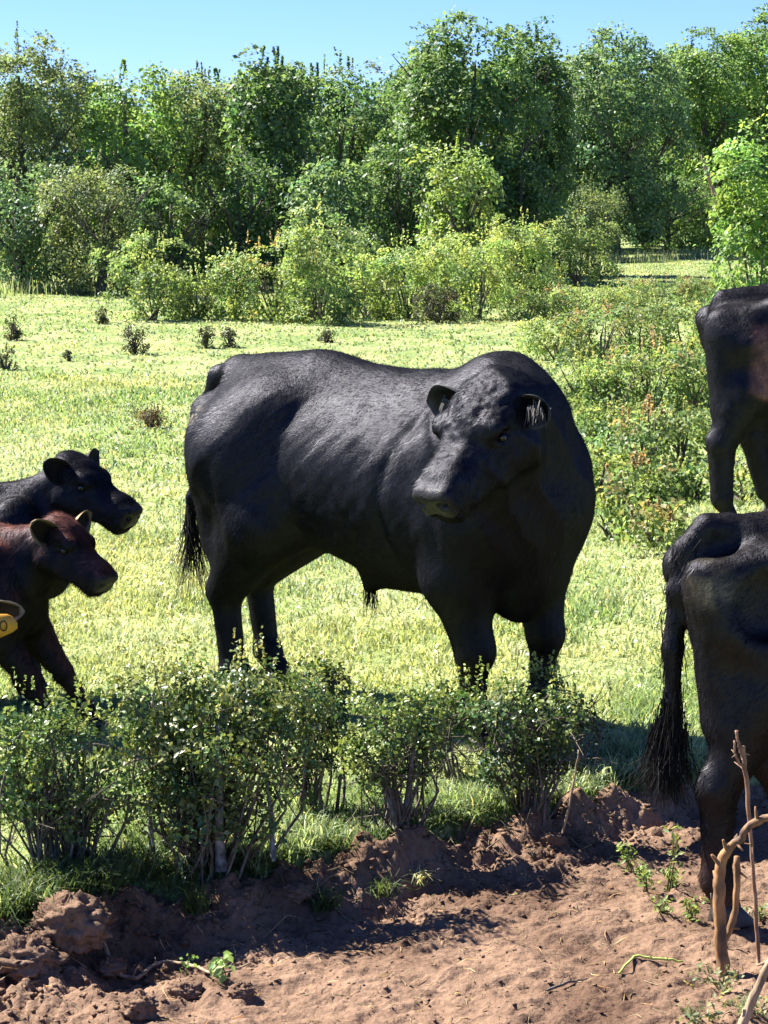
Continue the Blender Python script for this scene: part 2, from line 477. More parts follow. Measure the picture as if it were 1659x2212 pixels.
# ------------------------------------------------------------------ signed distance modelling for the animals
class SDF:
    def __init__(s): s.p = []
    def rc(s, a, b, r1, r2, k=.06, sy=1.0, op='u'):
        s.p.append(('rc', np.array(a, float), np.array(b, float), r1, r2, k, sy, op)); return s
    def rc2(s, a, b, r1, r2, k=.06):
        for m in (1, -1):
            q = np.array([1, m, 1.])
            s.rc(np.array(a) * q, np.array(b) * q, r1, r2, k)
    def el(s, c, r, k=.06, M=None, op='u'):
        s.p.append(('el', np.array(c, float), np.array(r, float), None if M is None else np.array(M, float), 0, k, 1, op)); return s
    def bx(s, c, b, r, k, M, op='u'):
        s.p.append(('bx', np.array(c, float), np.array(b, float), np.array(M, float), r, k, 1, op)); return s
    def el2(s, c, r, k=.06, op='u'):
        for m in (1, -1): s.el(np.array(c) * np.array([1, m, 1.]), r, k, op=op)
    def mesh(s, h, smooth=3):
        lo = np.full(3, 1e9); hi = -lo
        bbs = []
        for p in s.p:
            if p[0] == 'rc':
                rr = max(p[3], p[4])
                l = np.minimum(p[1] - rr, p[2] - rr); u = np.maximum(p[1] + rr, p[2] + rr)
            elif p[0] == 'bx':
                rr = np.linalg.norm(p[2]) + p[4]
                l = p[1] - rr; u = p[1] + rr
            else:
                rr = p[2].max() if p[3] is not None else p[2]
                l = p[1] - rr; u = p[1] + rr
            m_ = p[5] + 2.5 * h
            bbs.append((l - m_, u + m_))
            if p[7] == 'u':
                lo = np.minimum(lo, l); hi = np.maximum(hi, u)
        lo -= 4 * h; hi += 4 * h
        n = np.ceil((hi - lo) / h).astype(int) + 1
        D = np.full(n, 1.0, np.float32)
        ax = [lo[i] + h * np.arange(n[i]) for i in range(3)]
        for p, (l, u) in zip(s.p, bbs):
            a = np.clip(np.floor((l - lo) / h).astype(int), 0, n - 1); b = np.clip(np.ceil((u - lo) / h).astype(int) + 1, 1, n)
            sl = tuple(slice(a[i], b[i]) for i in range(3))
            x = ax[0][sl[0]][:, None, None]; y = ax[1][sl[1]][None, :, None]; z = ax[2][sl[2]][None, None, :]
            if p[0] == 'rc':
                A, B, r1, r2, k, sy, op = p[1:]
                ab = B - A; L2 = (ab[0]) ** 2 + (ab[1] / sy) ** 2 + ab[2] ** 2 + 1e-12
                px, py, pz = x - A[0], (y - A[1]) / sy, z - A[2]
                t = np.clip((px * ab[0] + py * ab[1] / sy + pz * ab[2]) / L2, 0, 1)
                d = np.sqrt((px - t * ab[0]) ** 2 + (py - t * ab[1] / sy) ** 2 + (pz - t * ab[2]) ** 2) - (r1 + (r2 - r1) * t)
                d = d * min(sy, 1)
            else:
                C, r, M, rad, k, _one, op = p[1:]
                px, py, pz = x - C[0], y - C[1], z - C[2]
                if M is not None:
                    px, py, pz = (M[0, i] * px + M[1, i] * py + M[2, i] * pz for i in range(3))
                if p[0] == 'bx':
                    qx, qy, qz = np.abs(px) - r[0], np.abs(py) - r[1], np.abs(pz) - r[2]
                    d = np.sqrt(np.maximum(qx, 0) ** 2 + np.maximum(qy, 0) ** 2 + np.maximum(qz, 0) ** 2) + np.minimum(np.maximum(np.maximum(qx, qy), qz), 0) - rad
                    k0 = None
                if p[0] == 'el': k0 = np.sqrt((px / r[0]) ** 2 + (py / r[1]) ** 2 + (pz / r[2]) ** 2) + 1e-9
                if p[0] == 'el': k1 = np.sqrt((px / r[0] ** 2) ** 2 + (py / r[1] ** 2) ** 2 + (pz / r[2] ** 2) ** 2) + 1e-9
                if p[0] == 'el': d = k0 * (k0 - 1) / k1
            cur = D[sl]
            if op == 'u':
                hh = np.maximum(k - np.abs(cur - d), 0) / k
                D[sl] = np.minimum(cur, d) - hh * hh * k * .25
            else:
                d = -d
                hh = np.maximum(k - np.abs(cur - d), 0) / k
                D[sl] = np.maximum(cur, d) + hh * hh * k * .25
        return surface_nets(D, lo, h, smooth)

def surface_nets(D, lo, h, smooth):
    S = D < 0
    nx, ny, nz = D.shape
    c = [S[a:nx - 1 + a, b:ny - 1 + b, e:nz - 1 + e] for a in (0, 1) for b in (0, 1) for e in (0, 1)]
    cnt = sum(q.astype(np.int8) for q in c)
    act = (cnt > 0) & (cnt < 8)
    I = np.argwhere(act)
    idx = np.full(act.shape, -1, np.int64)
    idx[act] = np.arange(len(I))
    acc = np.zeros((len(I), 3)); num = np.zeros(len(I))
    offs = [(a, b, e) for a in (0, 1) for b in (0, 1) for e in (0, 1)]
    val = {o: D[I[:, 0] + o[0], I[:, 1] + o[1], I[:, 2] + o[2]].astype(float) for o in offs}
    for o in offs:
        for axn in range(3):
            if o[axn] == 0:
                o2 = list(o); o2[axn] = 1; o2 = tuple(o2)
                a, b = val[o], val[o2]
                m = (a < 0) != (b < 0)
                t = np.where(m, a / np.where(m, a - b, 1), 0)
                pt = np.tile(np.array(o, float), (len(I), 1)); pt[:, axn] = t
                acc[m] += pt[m]; num[m] += 1
    V = lo + h * (I + acc / num[:, None])
    Q = []
    for axn in range(3):
        a1, a2 = (axn + 1) % 3, (axn + 2) % 3
        s0 = [slice(None)] * 3; s1 = [slice(None)] * 3
        s0[axn] = slice(0, -1); s1[axn] = slice(1, None)
        A, B = S[tuple(s0)], S[tuple(s1)]
        E = np.argwhere(A != B)
        ok = (E[:, a1] > 0) & (E[:, a2] > 0) & (E[:, a1] < D.shape[a1] - 1) & (E[:, a2] < D.shape[a2] - 1)
        E = E[ok]
        flip = A[E[:, 0], E[:, 1], E[:, 2]]
        def g(d1, d2):
            q = E.copy(); q[:, a1] -= d1; q[:, a2] -= d2
            return idx[q[:, 0], q[:, 1], q[:, 2]]
        q = np.stack([g(1, 1), g(0, 1), g(0, 0), g(1, 0)], -1)
        q[~flip] = q[~flip][:, ::-1]
        Q.append(q)
    Q = np.concatenate(Q)
    e = np.concatenate([Q[:, [0, 1]], Q[:, [1, 2]], Q[:, [2, 3]], Q[:, [3, 0]]])
    deg = np.bincount(e[:, 0], minlength=len(V))
    for it in range(smooth):
        f = .5 if it % 2 == 0 else -.35
        avg = np.stack([np.bincount(e[:, 0], V[e[:, 1], i], len(V)) for i in range(3)], -1) / np.maximum(deg, 1)[:, None]
        V = V + f * (avg - V)
    return V, Q

def vnormals(V, Q):
    n = np.cross(V[Q[:, 2]] - V[Q[:, 0]], V[Q[:, 3]] - V[Q[:, 1]])
    out = np.zeros_like(V)
    for k in range(4):
        for i in range(3):
            out[:, i] += np.bincount(Q[:, k], n[:, i], len(V))
    return norm(out)

def frame(d, n):
    d = norm(np.array(d, float)); n = np.array(n, float); n = norm(n - d * (n @ d))
    return np.stack([d, np.cross(n, d), n], -1)      # columns: muzzle-wards, left, forehead normal

def ear_mesh(base, axis, face, L, W, cup=.35, th=.008, nu=14, nv=9, peak=.95):
    """cupped leaf-shaped ear with thickness; axis = towards tip, face = side the hollow looks to"""
    axis = norm(np.array(axis, float)); face = np.array(face, float); face = norm(face - axis * (face @ axis))
    side = np.cross(face, axis)
    V = []
    for layer in (0, 1):
        for i in range(nu):
            u = i / (nu - 1)
            w = W * .5 * (max(0, 1 - abs(2 * u ** peak - 1) ** 2.1) ** .72 + .42 * (1 - u) ** 2.5) + W * .02
            for j in range(nv):
                v = -1 + 2 * j / (nv - 1)
                ang = v * (1.25 * (1 - u) ** .7 + .55)
                rad = w / max(.3, math.sin(min(1.55, 1.25 * (1 - u) ** .7 + .55)))
                p = base + axis * (L * u) + side * (rad * math.sin(ang)) - face * (rad * math.cos(ang) - rad * .5) * cup * 2
                p = p - face * th * layer * (1 if abs(v) < .99 else .4) + face * L * .10 * math.sin(u * 2.4)
                V.append(p)
    F_ = []
    n = nu * nv
    for i in range(nu - 1):
        for j in range(nv - 1):
            a = i * nv + j
            F_.append((a, a + 1, a + nv + 1, a + nv))
            F_.append((n + a, n + a + nv, n + a + nv + 1, n + a + 1))
    for i in range(nu - 1):
        for j in (0, nv - 1):
            a = i * nv + j
            q = (a, a + nv, n + a + nv, n + a)
            F_.append(q if j == 0 else q[::-1])
    for j in range(nv - 1):
        a = (nu - 1) * nv + j
        F_.append((a, a + 1, n + a + 1, n + a))
    rim = np.array([1.0 if (j in (0, 1, nv - 2, nv - 1) or i >= nu - 2) else 0.0 for _ in (0, 1) for i in range(nu) for j in range(nv)])
    return np.array(V), np.array(F_), rim

def head_prims(S, T, M, s, heavy=1.0, deep=1.0, muzz=1.0):
    """cattle head: T = poll, M = frame columns, s = poll to muzzle length / 0.55"""
    def w(x, y, z): return T + M @ (np.array([x, y * deep, z * deep]) * s)
    h = heavy
    k = s * deep
    S.bx(w(.11, 0, -.085), np.array([.085 * s, .075 * h * k, .055 * k]), .055 * k, .05 * s, M)
    S.rc(w(.0, 0, -.045), w(.10, 0, -.045), .080 * k * h, .095 * k, .05 * s)
    S.bx(w(.30, 0, -.075), np.array([.12 * s, .032 * k, .030 * k]), .045 * k, .06 * s, M)
    for m in (1, -1):
        S.rc(w(.13, .07 * m, -.180), w(.40, .045 * m, -.135), .080 * k * h, .045 * k, .05 * s)
        S.el(w(.185, .112 * m * h, -.018), np.array([.055 * s, .032 * k, .034 * k]), .03 * s, M)
        S.rc(w(.24, .075 * m, -.075), w(.42, .052 * m, -.085), .040 * k, .038 * k, .04 * s)
        S.el(w(.205, .128 * m * h, -.055), np.array([.034, .020, .022]) * k, .02 * s, M, op='s')
    S.bx(w(.465, 0, -.080), np.array([.040 * s, .055 * k * muzz, .032 * k * muzz]), .038 * k, .035 * s, M)
    S.bx(w(.450, 0, -.140), np.array([.045 * s, .036 * k, .018 * k]), .030 * k, .02 * s, M)
    for m in (1, -1):
        S.el(w(.538, .056 * m * muzz, -.062), np.array([.024 * s, .020 * k, .014 * k]), .010 * s, M, op='s')
        S.rc(w(.545, .0, -.124), w(.515, .075 * m, -.126), .007 * s, .007 * s, .010 * s, op='s')
        S.rc(w(.515, .083 * m, -.126), w(.40, .098 * m, -.118), .008 * s, .006 * s, .012 * s, op='s')
    return w

def strands(MBo, root, n, length, spread, down, rad=.0022, curl=.03, seg=7, r=None):
    r = r or rng
    for _ in range(n):
        p = np.array(root, float) + r.normal(0, spread, 3)
        d = norm(np.array(down, float) + r.normal(0, .16, 3))
        L = length * r.uniform(.5, 1.1)
        pts = [p]
        cv = r.normal(0, curl, 3)
        for k in range(seg):
            d = norm(d + cv + np.array([0, 0, -.07]))
            pts.append(pts[-1] + d * L / seg)
        MBo.tube(pts, np.linspace(rad, rad * .3, seg + 1), 3, cap=False)

def hoof_mesh(parent, pos, s, yaw=0.0):
    """cloven hoof: two claws, each a tapered wedge with a sloping front wall"""
    V, F_ = [], []
    for m in (1, -1):
        b = len(V)
        for zi, (z, l, wd, off) in enumerate(((0, .078, .030, .018), (.012, .078, .030, .018), (.045, .058, .027, .004), (.075, .040, .024, -.008))):
            for k in range(10):
                a = k * 2 * math.pi / 10
                x = math.cos(a) * l + off
                y = math.sin(a) * wd * (1 if math.cos(a) < .3 else .8) + m * .033
                V.append((x, y, z))
        for zi in range(3):
            for k in range(10):
                a0 = b + zi * 10 + k; a1 = b + zi * 10 + (k + 1) % 10
                F_.append((a0, a1, a1 + 10, a0 + 10))
        c = len(V); V.append((0, m * .033, .08))
        for k in range(10):
            F_.append((b + 30 + k, b + 30 + (k + 1) % 10, c, c))
    V = np.array(V) * s
    ca, sa = math.cos(yaw), math.sin(yaw)
    V = np.stack([V[:, 0] * ca - V[:, 1] * sa, V[:, 0] * sa + V[:, 1] * ca, V[:, 2]], -1) + np.array(pos)
    F_ = np.array(F_)
    return build('hoof', V, [F_[F_[:, 2] != F_[:, 3]], F_[F_[:, 2] == F_[:, 3]][:, :3]], M_HOOF, parent, smooth=True)

def eye_mesh(parent, c, r):
    u = np.linspace(0, math.pi, 9); v = np.linspace(0, 2 * math.pi, 15)[:-1]
    V = np.array([[math.sin(a) * math.cos(b), math.sin(a) * math.sin(b), math.cos(a)] for a in u for b in v]) * r + c
    F_ = [(i * 14 + j, (i + 1) * 14 + j, (i + 1) * 14 + (j + 1) % 14, i * 14 + (j + 1) % 14) for i in range(8) for j in range(14)]
    return build('eye', V, np.array(F_), M_EYE, parent, smooth=True)

def nose_mask(q, deep):
    return sstep(.500, .525, q[:, 0] + .10 * q[:, 2] / deep) * sstep(-.128, -.112, q[:, 2] / deep) * (np.abs(q[:, 1]) < .13 * deep) * (q[:, 0] < .62)

def finish_body(root, S, h, colour, wrinkle, ears=(), smooth=4, hair=(52000, .024), wetf=None):
    V, Q = S.mesh(h, smooth)
    n = vnormals(V, Q)
    V = V + n * wrinkle(V, n)[:, None]
    C = colour(V, n)
    wet = wetf(V) if wetf else np.zeros(len(V))
    for ev, ef, rm, ec, rc_ in ears:
        Q = np.concatenate([Q, ef + len(V)])
        V = np.concatenate([V, ev]); C = np.concatenate([C, np.array(ec)[None] * (1 - rm[:, None]) + np.array(rc_)[None] * rm[:, None]])
    wet = np.concatenate([wet, np.zeros(len(V) - len(wet))])
    o = build('body', V, Q, M_HIDE, root, smooth=True, attrs={'tint': C, 'wet': wet})
    nb = len(n)
    Qb = Q[(Q < nb).all(1)]
    r = np.random.default_rng(len(V))
    ar = np.linalg.norm(np.cross(V[Qb[:, 2]] - V[Qb[:, 0]], V[Qb[:, 3]] - V[Qb[:, 1]]), axis=1)
    ar = ar * (1 - wet[Qb[:, 0]])
    k = r.choice(len(Qb), hair[0], p=ar / ar.sum())
    w1, w2 = r.random(hair[0])[:, None], r.random(hair[0])[:, None]
    P = (V[Qb[k, 0]] * (1 - w1) + V[Qb[k, 1]] * w1) * (1 - w2) + (V[Qb[k, 3]] * (1 - w1) + V[Qb[k, 2]] * w1) * w2
    Nn = vnormals(V[:nb], Qb)[Qb[k, 0]]
    lie = np.array([-.75, 0, -.65]) + .55 * np.stack([vnoise(P * 6, 71), vnoise(P * 6, 72), vnoise(P * 6, 73)], -1) + r.normal(0, .18, P.shape)
    lie = norm(lie - Nn * (lie * Nn).sum(1, keepdims=True))
    d = norm(lie + Nn * r.uniform(.10, .42, (hair[0], 1)))
    sd = norm(np.cross(d, Nn)) * .0011
    L = hair[1] * r.uniform(.6, 1.3, (hair[0], 1))
    T = np.stack([P - sd, P + sd, P + d * L], 1).reshape(-1, 3)
    tc = np.repeat(C[Qb[k, 0]] * np.exp(r.normal(0, .6, (hair[0], 1))), 3, 0)
    h_ = build('coat_hair', T, np.arange(len(T)).reshape(-1, 3), M_COATHAIR, root, attrs={'tint': tc})
    h_['kind'] = 'stuff'
    return o

# ------------------------------------------------------------------ the bull
def make_bull():
    yaw = R(-38)
    ca, sa = math.cos(yaw), math.sin(yaw)
    rf = np.array([.50, -.22])                                # right fore foot, local
    foot = at(1030, 1630)
    ox = foot[0] - (rf[0] * ca - rf[1] * sa); oy = foot[1] - (rf[0] * sa + rf[1] * ca)
    root = empty('bull', (ox, oy, 0), yaw)
    tag(root, 'large black bull standing side on with its head turned back towards its flank', 'bull')
    Rm = np.array([[ca, -sa, 0], [sa, ca, 0], [0, 0, 1]])
    loc = lambda wp: Rm.T @ (np.array(wp) - np.array([ox, oy, 0]))
    S = SDF()
    S.rc((-.52, 0, 1.06), (.38, 0, 1.0), .345, .425, .1, .98)
    S.rc((-.05, 0, .985), (.35, 0, .95), .345, .36, .1, .95)
    S.rc((-.90, 0, 1.38), (-.45, 0, 1.37), .10, .115, .16)
    S.rc((-.45, 0, 1.37), (.08, 0, 1.31), .115, .12, .16)
    S.rc((.20, 0, 1.30), (.46, 0, 1.37), .13, .155, .14)
    S.rc((.46, 0, 1.37), (.60, -.08, 1.30), .155, .17, .14)
    S.el((-.68, 0, 1.13), (.34, .335, .34), .1)
    S.el2((-.55, .215, 1.29), (.11, .08, .07), .16)            # hook bones
    S.el2((-.975, .145, 1.25), (.07, .065, .07), .07)           # pins
    S.rc2((-.70, .20, 1.06), (-.56, .25, .84), .24, .17, .12)
    S.rc2((-.87, .16, 1.10), (-.85, .18, .72), .155, .105, .09)
    for (m, dx) in ((-1, 0.0), (1, -.16)):                     # hind legs
        S.rc((-.61 + dx * .3, .22 * m, .80), (-.83 + dx, .20 * m, .50), .165, .085, .08)
        S.el((-.86 + dx, .20 * m, .51), (.05, .05, .07), .04)
        S.rc((-.835 + dx, .20 * m, .49), (-.79 + dx, .20 * m, .18), .066, .052, .03)
        S.el((-.785 + dx, .20 * m, .16), (.065, .06, .06), .03)
        S.rc((-.775 + dx, .20 * m, .15), (-.72 + dx, .20 * m, .07), .052, .055, .03)
    S.el2((.45, .225, 1.02), (.22, .14, .36), .08)               # shoulders
    S.el2((.54, .165, .92), (.15, .12, .20), .07)
    S.rc((.40, 0, .86), (.56, 0, .70), .30, .17, .1)           # brisket
    S.rc((.59, -.06, .86), (.58, -.05, .58), .11, .06, .08)    # dewlap
    for (m, dx) in ((-1, 0.0), (1, 0.02)):                     # fore legs
        S.rc((.49 + dx, .235 * m, .92), (.43 + dx, .25 * m, .70), .165, .14, .08)
        S.rc((.43 + dx, .25 * m, .70), (.49 + dx, .23 * m, .42), .128, .074, .06)
        S.el((.50 + dx, .23 * m, .41), (.07, .068, .085), .04)
        S.rc((.49 + dx, .23 * m, .38), (.48 + dx, .22 * m, .17), .058, .05, .03)
        S.el((.485 + dx, .22 * m, .15), (.062, .062, .06), .03)
        S.rc((.49 + dx, .22 * m, .14), (.53 + dx, .22 * m, .07), .052, .055, .03)
    S.rc((.15, 0, .67), (-.17, 0, .615), .09, .055, .10)       # sheath
    S.rc((-.17, 0, .615), (-.205, 0, .555), .045, .024, .05)
    S.el2((-.96, .07, 1.37), (.06, .025, .035), .05, op='s')   # hollow beside the tail head
    # tail
    tl = [(-.90, 0, 1.42), (-1.03, 0, 1.385), (-1.09, -.01, 1.25), (-1.12, -.03, 1.0), (-1.15, -.05, .85), (-1.16, -.06, .74)]
    tr_ = [.05, .042, .036, .030, .026, .022]
    for a, b, r1, r2 in zip(tl[:-1], tl[1:], tr_[:-1], tr_[1:]): S.rc(a, b, r1, r2, .04)
    # head, turned back over the right shoulder
    poll = loc(atd(1062, 832, 8.22)); muz = loc(atd(910, 1068, 7.95))
    d = muz - poll
    nrm = Rm.T @ np.array([-.56, -.48, .68])
    M = frame(d, nrm)
    s = np.linalg.norm(d) / .545
    S.rc((.48, -.06, 1.12), poll + M @ np.array([.08, 0, -.13]), .25, .165, .10)
    S.rc((.56, -.04, 1.30), poll + M @ np.array([.0, 0, -.08]), .17, .11, .09)
    S.rc((.52, -.10, .92), poll + M @ np.array([.18, 0, -.2]), .20, .09, .08)
    w = head_prims(S, poll, M, s, heavy=1.14, deep=1.1, muzz=.98)
    hd = lambda V: (V - poll) @ M / s
    def wrinkle(V, n):
        q = hd(V)
        face = np.exp(-((q[:, 0] - .16) / .2) ** 2 - (q[:, 1] / .22) ** 2 - ((q[:, 2] + .03) / .16) ** 2)
        wq = q + .03 * np.stack([vnoise(q * 14, 47), vnoise(q * 14, 48), vnoise(q * 14, 49)], -1)
        a = face * (.010 * fbm(wq * np.array([20, 46, 24]), 2, 41) + .008 * (1 - 2 * np.abs(fbm(wq * np.array([30, 60, 34]), 2, 42))))
        neck = np.exp(-((V - np.array([.62, -.2, 1.2])) ** 2).sum(1) / .09)
        a += neck * .016 * (1 - 2 * np.abs(np.sin(V[:, 0] * 15 + V[:, 1] * 13 + V[:, 2] * 9 + 2.2 * fbm(V * 4, 2, 43))))
        fl = np.exp(-((V[:, 0] + .2) / .5) ** 2 - ((V[:, 2] - .86) / .17) ** 2)
        a += fl * .011 * fbm(V * np.array([20, 12, 11]), 3, 44)
        t1 = V[:, 0] * .70 + V[:, 2] * .70; t2 = V[:, 0] * .70 - V[:, 2] * .70
        side = sstep(.15, .3, np.abs(V[:, 1])) * sstep(.75, .95, V[:, 2])
        a += side * .0075 * fbm(np.stack([t1 * 3.0, V[:, 1] * 3, t2 * 13], -1), 3, 81)
        sc = np.exp(-((V[:, 0] - .235 - .10 * np.sin(V[:, 2] * 5)) / .035) ** 2) * sstep(.62, .8, V[:, 2]) * sstep(1.42, 1.25, V[:, 2]) * (np.abs(V[:, 1]) > .15)
        a -= .016 * sc
        sp = np.exp(-((V[:, 0] - .40 - .12 * (1.1 - V[:, 2])) / .03) ** 2) * sstep(.70, .85, V[:, 2]) * sstep(1.25, 1.1, V[:, 2]) * (V[:, 1] < -.15)
        a -= .010 * sp
        th = np.exp(-((V[:, 0] + .72 + .1 * (V[:, 2] - .9)) / .035) ** 2) * sstep(.6, .75, V[:, 2]) * sstep(1.2, 1.0, V[:, 2])
        a -= .009 * th
        ribs = np.exp(-((V[:, 0] - .0) / .3) ** 2 - ((V[:, 2] - 1.1) / .2) ** 2)
        a += ribs * .0025 * np.sin(V[:, 0] * 42 + V[:, 2] * 9)
        a += .006 * fbm(V * 4.5, 2, 45)
        hollow = np.exp(-(((V[:, 0] + .38) / .05) ** 2 + ((V[:, 2] - 1.27) / .06) ** 2)) * (V[:, 1] < 0)
        a -= .010 * hollow
        return a
    def colour(V, n):
        c = np.tile(np.array([.0036, .0036, .0042]), (len(V), 1))
        q = hd(V)
        nose = nose_mask(q, 1.1)
        c = c * (1 - nose[:, None]) + np.array([.020, .018, .019]) * nose[:, None]
        du = np.exp(-(((V[:, 0] + .95) / .06) ** 2 + ((V[:, 2] - 1.24) / .03) ** 2)) * (fbm(V * 40, 2, 46) > .0)
        return c + du[:, None] * np.array([.10, .085, .06])
    ears = []
    for m in (1, -1):
        b = w(.045, .135 * m * 1.05, -.07)
        ax = M @ np.array([.05, m * 1.0, -.12]) if m > 0 else M @ np.array([.02, m, .16])
        ears.append((*ear_mesh(b - norm(ax) * .03, ax, M @ np.array([.75, .35 * m, .45]), (.155 if m > 0 else .225) * s, (.125 if m > 0 else .165) * s, peak=1.25), (.008, .0075, .008), (.035, .034, .035)))
    finish_body(root, S, .0100, colour, wrinkle, ears, wetf=lambda V: nose_mask(hd(V), 1.1))
    for m in (1, -1): eye_mesh(root, w(.202, .122 * m * 1.1, -.057), .017 * s)
    for (x, y) in ((.53, -.22), (.55, .22), (-.72, -.20), (-.88, .20)): hoof_mesh(root, (x, y, 0), 1.0)
    hb = MB()
    strands(hb, (-1.155, -.055, .82), 90, .40, .016, (.04, .02, -1), curl=.03)
    strands(hb, (-1.16, -.06, .72), 80, .32, .014, (.06, .0, -1), curl=.06)
    hb.build('tail_switch', M_HAIR, root)
    hb = MB(); strands(hb, (-.205, 0, .565), 60, .13, .013, (0, 0, -1)); hb.build('sheath_hair', M_HAIR, root)
    hb = MB()
    for m in (1, -1):
        for k in range(26):
            q = w(.05 + rng.normal(0, .012), (.17 + rng.uniform(0, .07)) * m, -.06 + rng.normal(0, .012))
            strands(hb, q, 2, .055, .006, M @ np.array([.5, .3 * m, .0]) + np.array([0, 0, -.6]), rad=.0028)
    tag(hb.build('ear_hair', flat_mat('greyish ear hair', (.09, .085, .08), .6, .3), root), kind='stuff')
    return root
make_bull()

# ------------------------------------------------------------------ cows and calves
def cow_prims(S, H, W, bone, fat, legs, lk=1.0):
    """legs: dict of joint offsets. unit: withers height"""
    P = lambda x, y, z: (x * H, y * H * W, z * H)
    k = .07 * H
    S.rc(P(-.28, 0, .70), P(.28, 0, .69), .215 * H * fat, .225 * H * fat, k, W * 1.05)
    S.rc(P(-.12, 0, .66 + .10 * (1 - fat)), P(.18, 0, .64), .21 * H * fat ** 2, .20 * H * fat, k, W * 1.05)
    S.rc(P(-.54, 0, .935), P(-.30, 0, .94), .04 * H, .05 * H, k)
    S.rc(P(-.30, 0, .94), P(.30, 0, .93), .05 * H, .065 * H, k)
    S.el(P(-.44, 0, .80), (.17 * H, .155 * H * W, .145 * H), k)
    for m in (1, -1):
        S.el(P(-.33, .19 * m, .915), (.055 * H, .045 * H * bone, .04 * H), .05 * H)
        S.el(P(-.575, .105 * m, .845), (.045 * H, .042 * H, .05 * H), .05 * H)
        S.rc(P(-.575, .105 * m, .845), P(-.34, .165 * m, .905), .035 * H, .045 * H, .06 * H)
        S.rc(P(-.45, .12 * m, .75), P(-.38, .155 * m, .56 + .25 * max(0, .95 - fat)), .125 * H, .085 * H * min(1, fat + .05), k)
        fx = legs.get('rh' if m < 0 else 'lh', ((-.43, 0), 0))[0][0] + .43
        S.rc(P(-.54 + fx * .3, .10 * m, .77), P(-.525 + fx, .115 * m, .50), .07 * H * lk, .052 * H * lk, .05 * H)
        S.el(P(.30, .145 * m, .72), (.13 * H, .085 * H, .22 * H), k)
    S.rc(P(.28, 0, .58), P(.40, 0, .58), .16 * H, .115 * H, k)
    for nm in ('rh', 'lh'):
        m = -1 if nm[0] == 'r' else 1
        a, b, c, d_, e = legs.get(nm, ((-.43, .55), (-.545, .345), (-.515, .115), (-.475, .04), 0))
        y = .135 * m + e
        S.rc(P(a[0], y, a[1]), P(b[0], y, b[1]), .090 * H * lk, .047 * H * lk, .05 * H)
        S.el(P(b[0] - .018, y, b[1] + .008), (.03 * H, .032 * H, .045 * H), .03 * H)
        S.rc(P(b[0], y, b[1]), P(c[0], y, c[1]), .047 * H * lk, .036 * H * lk, .02 * H)
        S.el(P(c[0], y, c[1] - .005), (.038 * H, .036 * H, .038 * H), .02 * H)
        S.rc(P(c[0], y, c[1] - .01), P(d_[0], y, d_[1]), .031 * H, .034 * H, .02 * H)
    for nm in ('rf', 'lf'):
        m = -1 if nm[0] == 'r' else 1
        a, b, c, d_, e = legs.get(nm, ((.29, .47), (.305, .285), (.30, .115), (.33, .04), 0))
        y = .125 * m + e
        S.rc(P(.34, .13 * m, .62), P(a[0], y, a[1]), .10 * H, .072 * H, k)
        S.rc(P(a[0], y, a[1]), P(b[0], y, b[1]), .082 * H, .052 * H, .04 * H)
        S.el(P(b[0], y, b[1]), (.042 * H, .04 * H, .05 * H), .025 * H)
        S.rc(P(b[0], y, b[1]), P(c[0], y, c[1]), .042 * H, .036 * H, .02 * H)
        S.el(P(c[0], y, c[1] - .005), (.037 * H, .036 * H, .036 * H), .02 * H)
        S.rc(P(c[0], y, c[1] - .01), P(d_[0], y, d_[1]), .030 * H, .034 * H, .02 * H)

def legs_feet(legs, H, W):
    out = []
    for nm in ('rh', 'lh', 'rf', 'lf'):
        m = -1 if nm[0] == 'r' else 1
        if nm[1] == 'h': a, b, c, d_, e = legs.get(nm, ((-.43, .55), (-.545, .345), (-.515, .115), (-.475, .04), 0)); y = .135 * m + e
        else: a, b, c, d_, e = legs.get(nm, ((.29, .47), (.305, .285), (.30, .115), (.33, .04), 0)); y = .125 * m + e
        out.append((d_[0] * H, y * H * W, 0))
    return out

